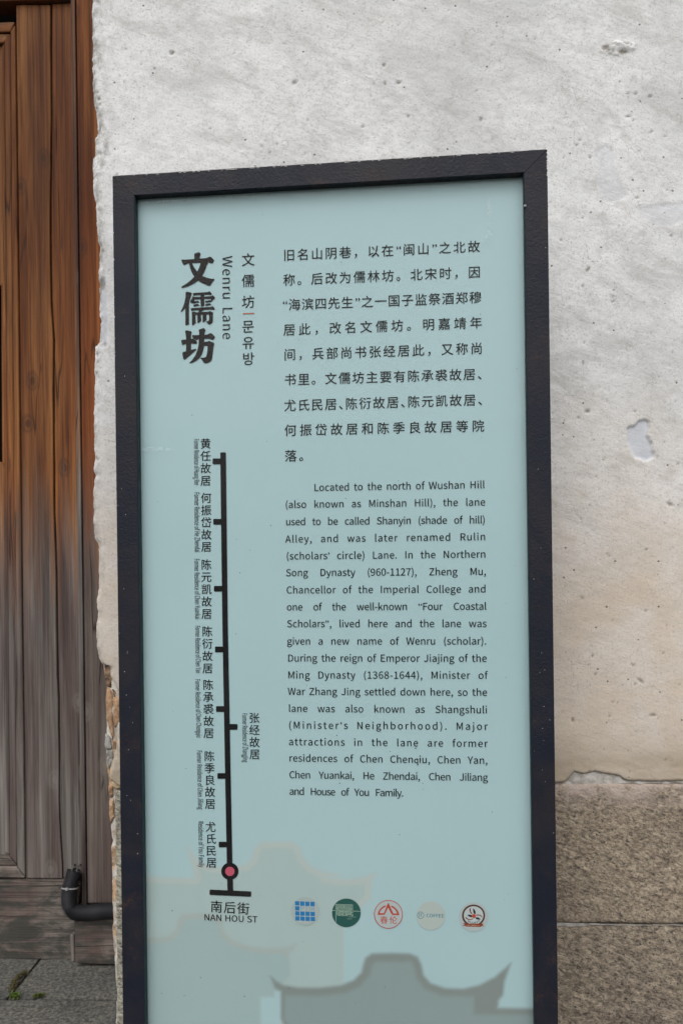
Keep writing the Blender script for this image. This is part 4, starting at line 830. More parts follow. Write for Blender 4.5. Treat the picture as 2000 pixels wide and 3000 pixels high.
    101: (554, [312,-13,380,-6,439,14,490,42,458,103,416,80,372,65,322,60,231,84,169,149,142,250,508,250,510,266,511,283,512,302,487,437,413,526,295,557,177,522,87,424,52,271,87,118,180,21,141,315,169,407,225,464,297,484,370,465,416,408,432,315], [18,16,17,18,15,16,19,25,18,25,26,18,26,15,18,27,15,26,28,15,27,19,24,25,28,14,15,20,24,19,29,14,28,20,23,24,20,29,23,20,14,29,20,13,14,20,12,13,21,10,20,10,12,20,10,11,12,21,9,10,21,8,9,22,8,21,5,3,4,22,7,8,6,3,5,7,3,6,22,3,7,22,2,3,0,2,22,0,1,2]),
    102: (325, [33,469,107,469,107,0,198,0,198,469,313,469,313,543,198,543,198,629,206,688,232,724,275,736,295,734,316,729,336,721,356,792,329,801,298,807,265,809,176,787,124,725,107,630,107,543,33,538], [19,17,18,19,16,17,19,15,16,19,14,15,20,11,19,11,12,19,12,13,19,13,14,19,20,10,11,21,10,20,21,9,10,21,8,9,22,8,21,22,7,8,23,7,22,23,6,7,23,5,6,0,5,23,1,5,0,2,4,1,4,5,1,2,3,4]),
    103: (564, [275,-250,421,-223,516,-156,550,-62,529,11,466,54,361,67,254,67,197,75,167,96,159,126,164,152,176,174,194,191,220,181,247,174,274,172,376,195,446,261,473,361,468,406,452,443,429,473,540,473,540,543,351,543,329,550,303,555,274,557,173,533,99,466,71,363,81,303,108,253,142,217,142,213,114,188,91,154,82,112,89,74,106,44,131,23,131,18,88,-17,61,-59,51,-105,80,-184,159,-233,274,234,216,250,175,294,159,363,175,431,216,475,274,490,333,475,374,431,390,363,374,294,332,250,288,-187,203,-175,150,-142,131,-92,136,-61,154,-29,186,0,211,-5,234,-7,256,-8,350,-8,411,-14,448,-36,460,-77,438,-131,379,-171], [29,27,28,29,26,27,29,25,26,29,24,25,29,23,24,30,54,29,54,23,29,30,53,54,55,23,54,30,52,53,56,22,55,22,23,55,56,21,22,31,52,30,56,20,21,31,51,52,57,20,56,57,19,20,32,51,31,32,50,51,58,19,57,58,18,19,33,50,32,59,18,58,33,49,50,59,17,18,34,49,33,48,17,59,34,48,49,34,17,48,35,17,34,36,13,35,13,17,35,13,16,17,36,12,13,14,16,13,37,12,36,15,16,14,37,11,12,38,11,37,38,10,11,38,9,10,39,9,38,39,8,9,39,7,8,40,7,39,40,6,7,40,5,6,40,4,5,41,4,40,42,4,41,43,66,42,66,4,42,66,70,4,70,71,4,71,3,4,43,65,66,67,70,66,68,70,67,69,70,68,72,3,71,44,65,43,44,64,65,73,3,72,45,64,44,45,63,64,73,2,3,74,2,73,45,62,63,46,62,45,75,2,74,46,61,62,75,1,2,60,1,75,46,60,61,47,60,46,47,1,60,47,0,1]),
    104: (607, [92,0,184,0,184,394,234,440,281,468,332,477,391,462,424,415,435,332,435,0,526,0,526,344,508,461,453,533,360,557,291,545,233,512,180,466,184,578,184,796,92,796], [0,19,20,0,18,19,0,17,18,15,13,14,16,13,15,16,12,13,17,5,16,5,12,16,17,4,5,6,12,5,17,3,4,0,2,17,2,3,17,7,12,6,7,11,12,8,11,7,0,1,2,8,10,11,9,10,8]),
    105: (275, [138,655,170,663,191,684,199,716,191,747,170,768,138,775,106,768,86,747,78,716,86,684,106,663,92,0,184,0,184,543,92,543], [12,14,15,12,13,14,7,5,6,8,5,7,8,4,5,9,4,8,9,3,4,10,3,9,10,2,3,11,2,10,11,1,2,0,1,11]),
    106: (275, [138,655,169,663,191,684,199,716,191,747,169,768,138,775,106,768,85,747,77,716,85,684,106,663,35,-242,121,-220,169,-158,184,-62,184,543,93,543,93,-62,88,-119,67,-156,26,-169,7,-168,-11,-164,-26,-159,-44,-228,-22,-235,4,-240], [18,16,17,18,15,16,19,15,18,19,14,15,20,14,19,21,14,20,21,13,14,25,23,24,25,22,23,25,21,22,25,13,21,25,12,13,26,12,25,27,12,26,7,5,6,8,5,7,8,4,5,9,4,8,9,3,4,10,3,9,10,2,3,11,2,10,11,1,2,0,1,11]),
    107: (552, [92,0,182,0,182,143,284,262,443,0,542,0,337,324,518,543,416,543,186,257,182,257,182,796,92,796], [0,11,12,0,10,11,9,7,8,9,6,7,9,3,6,3,5,6,9,2,3,4,5,3,0,9,10,0,2,9,0,1,2]),
    108: (284, [188,-13,210,-12,227,-9,241,-5,228,65,220,64,214,63,209,63,196,67,187,79,184,102,184,796,92,796,92,108,102,42,133,1], [13,11,12,13,10,11,14,10,13,14,9,10,14,8,9,14,7,8,5,3,4,6,3,5,7,3,6,14,3,7,15,3,14,0,3,15,0,2,3,0,1,2]),
    109: (926, [92,0,184,0,184,394,232,441,278,468,320,477,377,462,410,415,421,332,421,0,512,0,512,394,561,441,606,468,649,477,706,462,739,415,750,332,750,0,841,0,841,344,823,461,769,533,677,557,613,543,554,507,497,453,467,508,418,544,347,557,285,545,228,511,178,464,176,464,167,543,92,543], [30,28,29,24,22,23,31,28,30,31,27,28,25,22,24,0,34,35,0,33,34,25,21,22,32,27,31,32,5,27,5,26,27,26,14,25,14,21,25,32,4,5,6,26,5,26,13,14,15,21,14,32,3,4,26,12,13,0,32,33,0,2,32,2,3,32,7,26,6,16,21,15,16,20,21,7,12,26,7,11,12,8,11,7,17,20,16,0,1,2,8,10,11,17,19,20,9,10,8,18,19,17]),
    110: (610, [92,0,184,0,184,394,234,440,281,468,332,477,391,462,424,415,435,332,435,0,526,0,526,344,508,461,453,533,360,557,291,545,231,511,178,464,176,464,167,543,92,543], [15,13,14,16,13,15,0,19,20,0,18,19,16,12,13,17,5,16,5,12,16,17,4,5,6,12,5,17,3,4,0,17,18,0,2,17,2,3,17,7,12,6,7,11,12,8,11,7,0,1,2,8,10,11,9,10,8]),
    111: (606, [303,-13,427,21,518,117,554,271,518,426,427,523,303,557,178,523,88,426,52,271,88,117,178,21,303,63,221,89,166,161,146,271,166,381,221,453,303,480,386,453,441,381,461,271,441,161,386,89], [7,5,6,8,5,7,8,18,5,18,4,5,8,17,18,19,4,18,20,4,19,8,16,17,20,3,4,9,16,8,9,15,16,21,3,20,10,15,9,10,14,15,22,3,21,22,2,3,10,13,14,23,2,22,11,13,10,23,1,2,12,1,23,11,12,13,11,1,12,0,1,11]),
    112: (620, [92,-229,184,-229,184,-45,181,50,231,16,281,-6,331,-13,447,21,533,121,567,280,542,426,469,523,351,557,289,546,231,518,178,480,176,480,167,543,92,543,316,64,276,69,231,87,184,120,184,406,234,446,282,471,328,480,411,455,458,385,472,279,451,164,396,90], [13,11,12,14,11,13,0,17,18,0,16,17,14,10,11,15,26,14,26,10,14,0,15,16,0,23,15,23,24,15,24,25,15,25,26,15,27,10,26,28,10,27,28,9,10,0,22,23,29,9,28,29,8,9,30,8,29,31,8,30,31,7,8,0,3,22,3,21,22,19,7,31,3,20,21,3,19,20,3,7,19,0,2,3,4,7,3,4,6,7,5,6,4,0,1,2]),
    114: (388, [92,0,184,0,184,349,225,423,273,463,320,475,340,474,356,471,373,466,390,545,373,552,354,556,332,557,274,543,221,504,178,444,176,444,167,543,92,543], [13,11,12,13,10,11,13,9,10,13,8,9,14,7,13,7,8,13,0,17,18,0,16,17,15,5,14,5,6,14,6,7,14,15,4,5,15,3,4,0,15,16,0,2,15,2,3,15,0,1,2]),
    115: (468, [234,-13,342,9,408,67,431,148,406,230,344,280,266,313,208,336,166,365,149,407,160,446,193,475,250,486,295,480,336,463,373,438,417,495,370,526,313,548,249,557,148,536,84,481,62,403,86,327,145,278,220,246,278,222,325,189,344,143,332,100,297,69,237,58,177,66,125,89,76,123,32,62,90,24,159,-3], [20,18,19,20,17,18,21,17,20,21,16,17,21,12,16,12,13,16,13,14,16,14,15,16,21,11,12,22,11,21,22,10,11,22,9,10,22,8,9,23,8,22,23,7,8,23,6,7,24,6,23,24,5,6,24,4,5,25,4,24,26,4,25,26,3,4,27,3,26,28,3,27,28,2,3,29,2,28,35,33,34,30,2,29,35,32,33,31,2,30,31,1,2,35,31,32,36,31,35,36,1,31,37,1,36,37,0,1]),
    116: (377, [262,-13,296,-10,331,-3,363,7,345,76,326,69,304,63,283,61,233,74,207,109,199,165,199,469,347,469,347,543,199,543,199,696,123,696,113,543,27,538,27,469,108,469,108,168,122,73,171,10], [17,15,16,17,14,15,18,14,17,18,13,14,18,12,13,19,12,18,20,12,19,21,11,20,11,12,20,21,10,11,22,10,21,22,9,10,22,8,9,5,3,4,22,7,8,23,7,22,6,3,5,7,3,6,23,3,7,0,3,23,0,2,3,0,1,2]),
    117: (607, [251,-13,319,-1,378,34,430,85,433,85,440,0,516,0,516,543,425,543,425,158,376,106,329,76,278,66,220,81,186,128,176,210,176,543,84,543,84,199,101,82,156,11], [18,16,17,18,15,16,9,7,8,9,6,7,18,14,15,19,14,18,10,4,9,4,6,9,19,13,14,11,3,10,3,4,10,11,2,3,5,6,4,20,13,19,20,12,13,12,2,11,20,2,12,20,1,2,0,1,20]),
    118: (521, [209,0,316,0,508,543,418,543,315,234,298,181,281,127,265,74,260,74,243,127,227,181,210,234,108,543,13,543], [0,12,13,0,11,12,4,2,3,4,1,2,0,10,11,5,1,4,0,9,10,6,1,5,0,8,9,7,1,6,0,7,8,0,1,7]),
    119: (802, [178,0,284,0,361,291,374,343,386,395,398,449,403,449,416,396,427,344,440,293,518,0,629,0,776,543,688,543,609,229,598,178,587,128,576,78,571,78,558,128,545,178,533,229,448,543,359,543,274,229,261,178,249,128,238,78,233,78,222,128,212,178,201,229,120,543,27,543], [0,32,33,0,31,32,24,22,23,24,5,22,5,6,22,6,21,22,14,12,13,14,11,12,24,4,5,7,21,6,8,21,7,24,3,4,9,21,8,24,2,3,10,21,9,24,1,2,0,30,31,25,1,24,10,20,21,15,11,14,26,1,25,16,11,15,0,29,30,10,19,20,27,1,26,17,11,16,0,28,29,10,18,19,0,27,28,0,1,27,10,17,18,10,11,17]),
    121: (521, [101,-234,193,-208,258,-142,304,-46,508,543,419,543,321,242,306,191,291,139,277,88,272,88,253,140,236,192,218,242,108,543,13,543,231,-1,219,-42,191,-102,151,-144,97,-159,82,-158,67,-154,55,-150,37,-223,56,-229,77,-233], [16,14,15,16,13,14,6,4,5,6,3,4,16,12,13,7,3,6,16,11,12,8,3,7,16,10,11,9,3,8,16,9,10,16,3,9,17,3,16,18,3,17,18,2,3,19,2,18,19,1,2,20,1,19,24,22,23,24,21,22,24,20,21,24,1,20,24,0,1,25,0,24,26,0,25]),
}
for code, (adv_, xy_, tri_) in LETTERS.items():
    GL[chr(code)] = (np.array(xy_, float).reshape(-1, 2) / 1000, [tuple(tri_[i:i + 3]) for i in range(0, len(tri_), 3)], adv_ / 1000)
def glyph_raw(body_, res):
    c = bpy.data.curves.new('g', 'FONT'); c.body = body_; c.resolution_u = res; c.dimensions = '2D'; c.fill_mode = 'BOTH'
    o = bpy.data.objects.new('g', c); COL.objects.link(o); dg = bpy.context.evaluated_depsgraph_get(); dg.update()
    me = bpy.data.meshes.new_from_object(o.evaluated_get(dg))
    vs_ = np.array([w.co[:2] for w in me.vertices]) if len(me.vertices) else np.zeros((0, 2)); fs = [tuple(p.vertices) for p in me.polygons]
    bpy.data.meshes.remove(me); bpy.data.objects.remove(o); bpy.data.curves.remove(c); return vs_, fs
def glyph(ch):
    if ch in GL: return GL[ch]
    cjk = ord(ch) > 0x2E80
    vs_, fs = glyph_raw(ch, 2 if cjk else 3)
    if cjk: adv = 1.0
    elif ch == ' ': adv = 0.28
    else:
        v2, _ = glyph_raw(ch + ch, 3); adv = v2[:, 0].max() - vs_[:, 0].max()
    GL[ch] = (vs_, fs, adv); return GL[ch]
YT = REC + GT + 0.0005      # the print is on the rear face of the glass
def TP(u, v): x, z, t = SIGN(u, v, YT); return np.array([x, z]), t
class Ink:
    def __init__(s): s.v = []; s.f = []; s.k = 0; s.weight = 0.006
    def add(s, ch, org, ex_, ey_, sx_, sy_):
        vs_, fs, _ = glyph(ch); s.k += 1; w = s.weight
        for c_, (ox, oy) in enumerate(((-w, -w * 0.7), (w, w * 0.7))):
            b = len(s.v); y = YT - 0.000004 * (2 * (s.k % 3) + c_)
            for p in vs_: q = org + ex_ * ((p[0] + ox) * sx_) + ey_ * ((p[1] + oy) * sy_); s.v.append((q[0], y, q[1]))
            s.f += [tuple(b + i for i in fc) for fc in fs]
    def poly(s, pts_, dy=0.0):
        b = len(s.v); s.v += [(p[0], YT - dy, p[1]) for p in pts_]; s.f.append(tuple(range(b, b + len(pts_))))
    def build(s, name, mat, parent=sign): return mesh_obj(name, s.v, s.f, mat, parent)
def axes(a, b):
    d_ = (b - a); L_ = np.hypot(*d_); e = d_ / L_; return e, np.array([-e[1], e[0]]), L_
def cjk_line(text, c0, c1, first, last, em_px, name='text_line', mat=INK, skew=1.0):
    """c0, c1 pixel centres of the characters number first and last"""
    a, t0 = TP(*c0); b, t1 = TP(*c1); e, n_, L_ = axes(a, b)
    wts = [0.5 if ch in '“”、' else 1.0 for ch in text]
    st = np.concatenate([[0], np.cumsum(wts)[:-1]]); cen = st + 0.5
    pitch = L_ / (cen[last] - cen[first]); ink = Ink()
    for i, ch in enumerate(text):
        em = em_px * (t0 + (t1 - t0) * i / len(text)) / F
        cpos = a + e * ((st[i] - st[first]) * pitch)
        shift = 0.5
        if ch in '“”': cpos = cpos - e * pitch * 0.22; shift = 0.21
        org = cpos - e * em * shift - n_ * em * 0.38
        if ch in '、，。': org = cpos - e * em * 0.5 - n_ * em * 0.38
        ink.add(ch, org, e, n_, em, em)
    return ink.build(name, mat)
def c6(x, y): return (780 + x / 2.24, 680 + y / 2.24)
EM = 36.8
cjk_line('旧名山阴巷，以在“闽山”之北故', c6(150, 150), c6(1360, 94), 0, 14, EM)
cjk_line('称。后改为儒林坊。北宋时，因', c6(150, 313), c6(1363, 262), 0, 13, EM)
cjk_line('“海滨四先生”之一国子监祭酒郑穆', c6(185, 475), c6(1370, 428), 1, 15, EM)
cjk_line('居此，改名文儒坊。明嘉靖年', c6(151, 640), c6(1374, 594), 0, 12, EM)
cjk_line('间，兵部尚书张经居此，又称尚', c6(154, 803), c6(1378, 762), 0, 13, EM)
cjk_line('书里。文儒坊主要有陈承裘故居、', c6(157, 968), c6(1331, 933), 0, 13, EM)
cjk_line('尤氏民居、陈衍故居、陈元凯故居、', c6(156, 1137), c6(1333, 1101), 0, 14, EM)
cjk_line('何振岱故居和陈季良故居等院', c6(158, 1300), c6(1388, 1272), 0, 12, EM)
cjk_line('落。', c6(160, 1468), c6(253, 1466), 0, 1, EM)

def latin_line(text, p0, p1, size_px, first_w=None, name='text_line', mat=INK, fit=False, parent=sign, ysc=1.0, weight=0.006):
    a, t0 = TP(*p0); b, t1 = TP(*p1); e, n_, L_ = axes(a, b); sz = size_px * (t0 + t1) / 2 / F
    words = text.split(' '); nat = [sum(glyph(c)[2] for c in w) * sz for w in words]
    ink = Ink(); ink.weight = weight; x = 0.0
    if fit:
        tot = sum(nat) + 0.26 * sz * (len(words) - 1); k = L_ / tot
        for w in words:
            for c in w: ink.add(c, a + e * x, e, n_, sz * k, sz * ysc); x += glyph(c)[2] * sz * k
            x += 0.26 * sz * k
    else:
        fw = first_w * (t0 / F); n0 = len(words[0]); tr = (fw - nat[0]) / max(1, n0 - 1)
        widths = [w + tr * (len(q) - 1) for w, q in zip(nat, words)]
        gap = (L_ - sum(widths)) / max(1, len(words) - 1)
        gx = 1.0
        if gap < 0.16 * sz:
            gap = 0.2 * sz
            need = L_ - gap * (len(words) - 1); tr = (need - sum(nat)) / sum(len(q) - 1 for q in words)
        for w in words:
            for c in w: ink.add(c, a + e * x, e, n_, sz, sz * ysc); x += glyph(c)[2] * sz + tr
            x += gap - tr
    return ink.build(name, mat, parent)
EN = [("Located to the north of Wushan Hill", (918.4, 1438.5), (1420, 1429.9), 245), ("(also known as Minshan Hill), the lane", (834.7, 1488.4), (1421.4, 1481), 148),
      ("used to be called Shanyin (shade of hill)", (836, 1538.7), (1421.4, 1533), 140), ("Alley, and was later renamed Rulin", (835.6, 1589.5), (1422.3, 1582.5), 183),
      ("(scholars’ circle) Lane. In the Northern", (837.7, 1639), (1423, 1633.7), 298), ("Song Dynasty (960-1127), Zheng Mu,", (836.9, 1688), (1423.6, 1684.4), 153),
      ("Chancellor of the Imperial College and", (838.2, 1738.6), (1423.6, 1735.6), 337), ("one of the well-known “Four Coastal", (839, 1788.5), (1424.9, 1786.3), 112),
      ("Scholars”, lived here and the lane was", (840, 1837.5), (1425.3, 1837), 306), ("given a new name of Wenru (scholar).", (840, 1888.6), (1425.3, 1888.2), 164),
      ("During the reign of Emperor Jiajing of the", (841.6, 1938), (1425.8, 1939), 204), ("Ming Dynasty (1368-1644), Minister of", (842, 1987.5), (1427.5, 1988.8), 153),
      ("War Zhang Jing settled down here, so the", (842.5, 2035.6), (1427, 2038.7), 119), ("lane was also known as Shangshuli", (844.2, 2085.5), (1427.5, 2089.8), 133),
      ("(Minister’s Neighborhood). Major", (844.7, 2134.5), (1428, 2138.4), 405), ("attractions in the lane are former", (845, 2183), (1428, 2188.7), 383),
      ("residences of Chen Chenqiu, Chen Yan,", (846, 2230.8), (1428, 2238), 331), ("Chen Yuankai, He Zhendai, Chen Jiliang", (846.4, 2279.8), (1428.8, 2288), 149),
      ("and House of You Family.", (846.8, 2328.3), (1182.5, 2333.5), 107)]
for t_, a_, b_, w_ in EN: latin_line(t_, a_, b_, 28.4, w_ / 2.306)

# place names down the map and their small vertical English
def cjk_column(text, u0, v0, u1, v1, em_px, name='place_name'):
    a, t0 = TP(u0, v0); b, t1 = TP(u1, v1); ink = Ink(); n = len(text)
    for i, ch in enumerate(text):
        c = a + (b - a) * (i / max(1, n - 1)); em = em_px * t0 / F
        ink.add(ch, c + np.array([-0.5 * em, -0.38 * em]), np.array([1.0, 0]), np.array([0, 1.0]), em, em)
    return ink.build(name, INK)
for t_, u0, v0, u1, v1 in [('黄任故居', 602.5, 1299.2, 602.8, 1407.7), ('何振岱故居', 603.8, 1458.7, 605, 1601.5), ('陈元凯故居', 604.6, 1653.8, 605.8, 1798), ('陈衍故居', 607.3, 1849.7, 608.6, 1957.4),
                           ('陈承裘故居', 609.8, 2006, 611.8, 2147.4), ('陈季良故居', 613.5, 2215.3, 616, 2354.8), ('尤氏民居', 617.3, 2422.4, 619.8, 2527), ('张经故居', 744.8, 2102.8, 746.2, 2209.4)]:
    cjk_column(t_, u0, v0, u1, v1, 32.5)
for t_, u0, v0, u1, v1 in [("Former Residence of Huang Ren", 568.4, 1285.7, 569.5, 1421), ("Former Residence of He Zhendai", 569.5, 1441.8, 571.2, 1617.9), ("Former Residence of Chen Yuankai", 569.6, 1636.5, 572, 1814.3),
                           ("Former Residence of Chen Yan", 571.9, 1832.7, 574, 1972.2), ("Former Residence of Chen Chengqiu", 571.9, 1989.5, 576, 2161), ("Former Residence of Chen Jiliang", 576.8, 2198, 580.6, 2371.4),
                           ("Residence of You Family", 581, 2405.4, 583, 2541), ("Former Residence of Zhangjing", 709.6, 2089, 712, 2233)]:
    latin_line(t_, (u0, v0), (u1, v1), 20.6, name='place_name_translation', fit=True)
cjk_line('南后街', (634.2, 2655.9), (713, 2661.5), 0, 2, 37.5, 'street_name')
latin_line('NAN HOU ST', (597, 2696.2), (755, 2703), 25.1, name='street_name', fit=True)
cjk_column('文儒坊', 726.9, 760.6, 727.0, 884, 40, 'subtitle'); cjk_column('문유방', 728.4, 956, 729, 1050.8, 40.5, 'subtitle')
latin_line('Wenru Lane', (651.9, 749.4), (652.6, 995), 39.6, 129.0, name='subtitle', weight=0.001)
def pxpoly(pts_): return [tuple(TP(u, v)[0]) for u, v in pts_]
dk = Ink(); dk.poly(pxpoly([(711, 917.5), (745, 916.2), (745, 919.2), (711, 920.6)])); dk.build('orange_dash', flat('orange_print', (0.42, 0.12, 0.04), 0.5))

# big brush title
def title(strokes, v0):
    ink = Ink()
    for k, st in enumerate(strokes):
        # round the corners a little by cutting them
        P = pxpoly([(525 + x / 14.2545, v0 + y / 14.2545) for x, y in st]); Q = []
        n = len(P)
        for i in range(n):
            a, b, c = np.array(P[i - 1]), np.array(P[i]), np.array(P[(i + 1) % n])
            for t_, o_ in ((0.16, a), (0.16, c)):
                w = min(t_ * np.hypot(*(o_ - b)), 0.0006); dd_ = (o_ - b) / max(1e-9, np.hypot(*(o_ - b))); Q.append(tuple(b + dd_ * w))
        ink.poly(Q, 0.00001 * k)
    return ink.build('title_character', TITLE_INK)
title([[(625, 130), (650, 105), (800, 55), (860, 60), (905, 150), (865, 240), (858, 330), (860, 400), (640, 400), (635, 250)],
       [(90, 375), (120, 355), (240, 365), (620, 340), (860, 322), (1120, 300), (1200, 270), (1290, 235), (1340, 260), (1450, 375), (1465, 420), (1400, 515), (1350, 520), (1180, 470), (900, 490), (540, 512), (420, 515), (350, 530), (210, 600), (165, 560)],
       [(415, 500), (535, 500), (620, 680), (740, 840), (800, 900), (960, 1040), (1150, 1115), (1330, 1160), (1450, 1165), (1480, 1205), (1400, 1290), (1340, 1370), (1310, 1440), (1260, 1460), (1150, 1425), (950, 1340), (800, 1240), (640, 1080), (560, 960), (480, 780), (430, 600)],
       [(900, 480), (1190, 470), (1212, 520), (1155, 590), (1110, 730), (1050, 890), (960, 1040), (800, 1240), (640, 1350), (400, 1470), (150, 1545), (100, 1535), (90, 1500), (160, 1450), (330, 1350), (500, 1210), (630, 1080), (760, 860), (850, 660)]], 735)
title([[(260, 190), (320, 125), (500, 170), (540, 215), (505, 300), (440, 500), (430, 600), (412, 700), (412, 1440), (430, 1490), (290, 1550), (260, 1530), (260, 830), (160, 930), (85, 990), (62, 970), (150, 790), (215, 610), (262, 400), (272, 270)],
       [(570, 200), (620, 185), (1190, 150), (1270, 110), (1365, 220), (1345, 275), (1180, 260), (700, 285), (610, 320)],
       [(575, 300), (610, 355), (900, 350), (1050, 340), (1330, 318), (1415, 280), (1505, 390), (1480, 440), (1430, 470), (1360, 540), (1350, 570), (1210, 580), (1110, 610), (1085, 515), (1200, 510), (1260, 480), (1310, 505), (1325, 500), (1325, 430), (1050, 440), (640, 465), (640, 530), (700, 535), (770, 510), (870, 580), (700, 610), (620, 640), (600, 610), (540, 630), (480, 600), (460, 530), (530, 430)],
       [(890, 240), (1050, 240), (1052, 560), (1062, 720), (930, 770), (905, 740), (893, 560)],
       [(590, 680), (700, 660), (770, 640), (870, 720), (700, 740), (622, 772)],
       [(1082, 655), (1200, 640), (1265, 612), (1358, 690), (1200, 710), (1112, 742)],
       [(480, 840), (530, 820), (900, 795), (1320, 770), (1400, 735), (1495, 840), (1470, 895), (1290, 880), (1040, 895), (930, 980), (800, 1000), (835, 910), (620, 915), (520, 955)],
       [(522, 1010), (560, 980), (640, 960), (690, 995), (800, 1000), (930, 985), (1250, 965), (1290, 940), (1420, 1010), (1425, 1040), (1410, 1080), (1410, 1370), (1390, 1430), (1280, 1505), (1230, 1500), (1125, 1390), (1130, 1375), (1210, 1365), (1250, 1320), (1250, 1090), (1140, 1085), (1142, 1240), (1155, 1310), (1010, 1425), (980, 1400), (980, 1095), (915, 1100), (915, 1250), (935, 1340), (800, 1450), (765, 1425), (765, 1110), (685, 1110), (690, 1360), (710, 1430), (580, 1545), (535, 1520), (535, 1100)]], 845)
title([[(245, 215), (310, 175), (500, 220), (530, 265), (500, 400), (500, 1000), (690, 945), (730, 990), (260, 1390), (210, 1405), (175, 1370), (130, 1140), (170, 1080), (290, 1060), (290, 480), (260, 290)],
       [(78, 610), (130, 575), (290, 565), (500, 545), (560, 520), (700, 600), (740, 640), (755, 690), (730, 745), (690, 755), (500, 735), (290, 740), (150, 797), (130, 780)],
       [(540, 400), (570, 375), (700, 382), (840, 370), (1050, 365), (1180, 355), (1260, 310), (1345, 295), (1490, 440), (1500, 490), (1420, 580), (1380, 580), (1240, 530), (1050, 540), (820, 550), (720, 590), (580, 520)],
       [(815, 170), (850, 140), (1000, 90), (1050, 90), (1110, 190), (1065, 290), (1058, 380), (840, 380), (835, 260)],
       [(830, 500), (1050, 500), (1045, 660), (1040, 830), (1020, 960), (960, 1170), (850, 1340), (700, 1460), (560, 1530), (440, 1560), (430, 1530), (560, 1400), (680, 1220), (770, 990), (815, 750), (822, 600)],
       [(1040, 660), (1180, 655), (1245, 615), (1450, 700), (1468, 750), (1440, 860), (1410, 1080), (1370, 1390), (1320, 1470), (1200, 1550), (1060, 1555), (1010, 1510), (960, 1420), (885, 1340), (895, 1325), (1060, 1320), (1130, 1280), (1155, 1180), (1185, 980), (1190, 830), (1040, 830)]], 955)

# lane map: bar, stops, ring and street bar
MAPINK = flat('map_ink', (0.012, 0.011, 0.012), 0.5, 0.02)
def rrect(u0, u1, v0, v1, r_, sl=0.0):
    P = []
    for cx0, cy0, a0 in ((u1 - r_, v0 + r_, -90), (u1 - r_, v1 - r_, 0), (u0 + r_, v1 - r_, 90), (u0 + r_, v0 + r_, 180)):
        for k in range(5): a = math.radians(a0 + 22.5 * k); x = cx0 + r_ * math.cos(a); P.append((x, cy0 + r_ * math.sin(a) + sl * (x - u0)))
    return pxpoly(P)
def circ(u, v, r_, n=40): return pxpoly([(u + r_ * math.cos(2 * math.pi * k / n), v + r_ * math.sin(2 * math.pi * k / n)) for k in range(n)])
mp_ = Ink()
bar = [(645.4, 1327.5), (647, 1325.3), (660, 1325), (662, 1327.5), (665, 1600), (667.9, 1849.5), (672.5, 2080), (676.5, 2297.5), (681, 2527), (683.5, 2612), (666.5, 2612), (664.5, 2527), (660, 2297.5), (656, 2080), (651.8, 1849.5), (648.5, 1600)]
mp_.poly(pxpoly(bar))
ticks = [(623, 655, 1343, 1360), (625, 657, 1520, 1537), (627, 659, 1716.3, 1733), (630, 662, 1894, 1911), (633, 665, 2068.6, 2085.7), (668, 696, 2121, 2138), (637, 669, 2264.8, 2281.6), (641, 673, 2466, 2482.6)]
for i, (a_, b_, c_, d_) in enumerate(ticks):
    mp_.poly(rrect(a_, b_, c_, d_, 3.0), 0.00001)
    side = b_ - 8.6 if i != 5 else a_ + 5.5
    fl = [(side, c_ - 3), (side + (3 if i != 5 else -0), c_ - 3)]
mp_.poly(circ(673.5, 2552.6, 25.3), 0.00002)
mp_.poly(rrect(614, 736, 2606, 2622, 3.5, 0.045), 0.00001)
mp_.build('lane_map', MAPINK)
dot = Ink(); dot.poly(circ(673.5, 2552.9, 13.6), 0.00004); dot.build('lane_map_marker', flat('pink_print', (0.47, 0.085, 0.13), 0.5))

# glass reflections and scuffs painted as pale streaks, then dust specks
sm_ = M('glare_smudge'); sm_.t.nodes.remove(sm_.b); _tr = sm_.n('ShaderNodeBsdfTransparent'); _df = sm_.n('ShaderNodeBsdfDiffuse'); _df.inputs[0].default_value = (0.75, 0.8, 0.8, 1); _mx = sm_.n('ShaderNodeMixShader')
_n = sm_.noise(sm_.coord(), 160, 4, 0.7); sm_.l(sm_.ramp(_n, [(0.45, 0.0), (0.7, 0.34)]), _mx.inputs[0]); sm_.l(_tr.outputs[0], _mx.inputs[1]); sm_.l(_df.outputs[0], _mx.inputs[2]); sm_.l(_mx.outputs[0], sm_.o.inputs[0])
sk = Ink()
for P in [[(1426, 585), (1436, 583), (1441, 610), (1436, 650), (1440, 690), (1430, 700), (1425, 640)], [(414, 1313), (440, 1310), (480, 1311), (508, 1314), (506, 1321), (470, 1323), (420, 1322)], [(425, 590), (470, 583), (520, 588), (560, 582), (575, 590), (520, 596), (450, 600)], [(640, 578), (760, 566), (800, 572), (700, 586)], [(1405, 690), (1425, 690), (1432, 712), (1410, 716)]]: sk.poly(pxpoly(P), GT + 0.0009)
sk.build('glare_and_scuffs', sm_.m)['kind'] = 'stuff'
sk = Ink(); rs_ = random.Random(8)
for i in range(60):
    u, v_ = rs_.uniform(440, 1540), rs_.uniform(600, 2990); q_ = rs_.uniform(0.7, 1.7); sk.poly(circ(u, v_, q_, 6), GT + 0.0010)
for u, v_, q_ in [(535, 1004, 1.8), (1217, 2190, 2.2), (795, 1540, 1.6), (705, 1678, 1.6), (507, 2665, 1.8), (718, 2915, 1.8), (590, 2860, 1.6), (1170, 2443, 1.5), (1143, 2200, 1.3)]: sk.poly(circ(u, v_, q_, 8), GT + 0.0011)
sk.build('dust_specks', flat('dust', (0.075, 0.085, 0.08), 0.8))['kind'] = 'stuff'

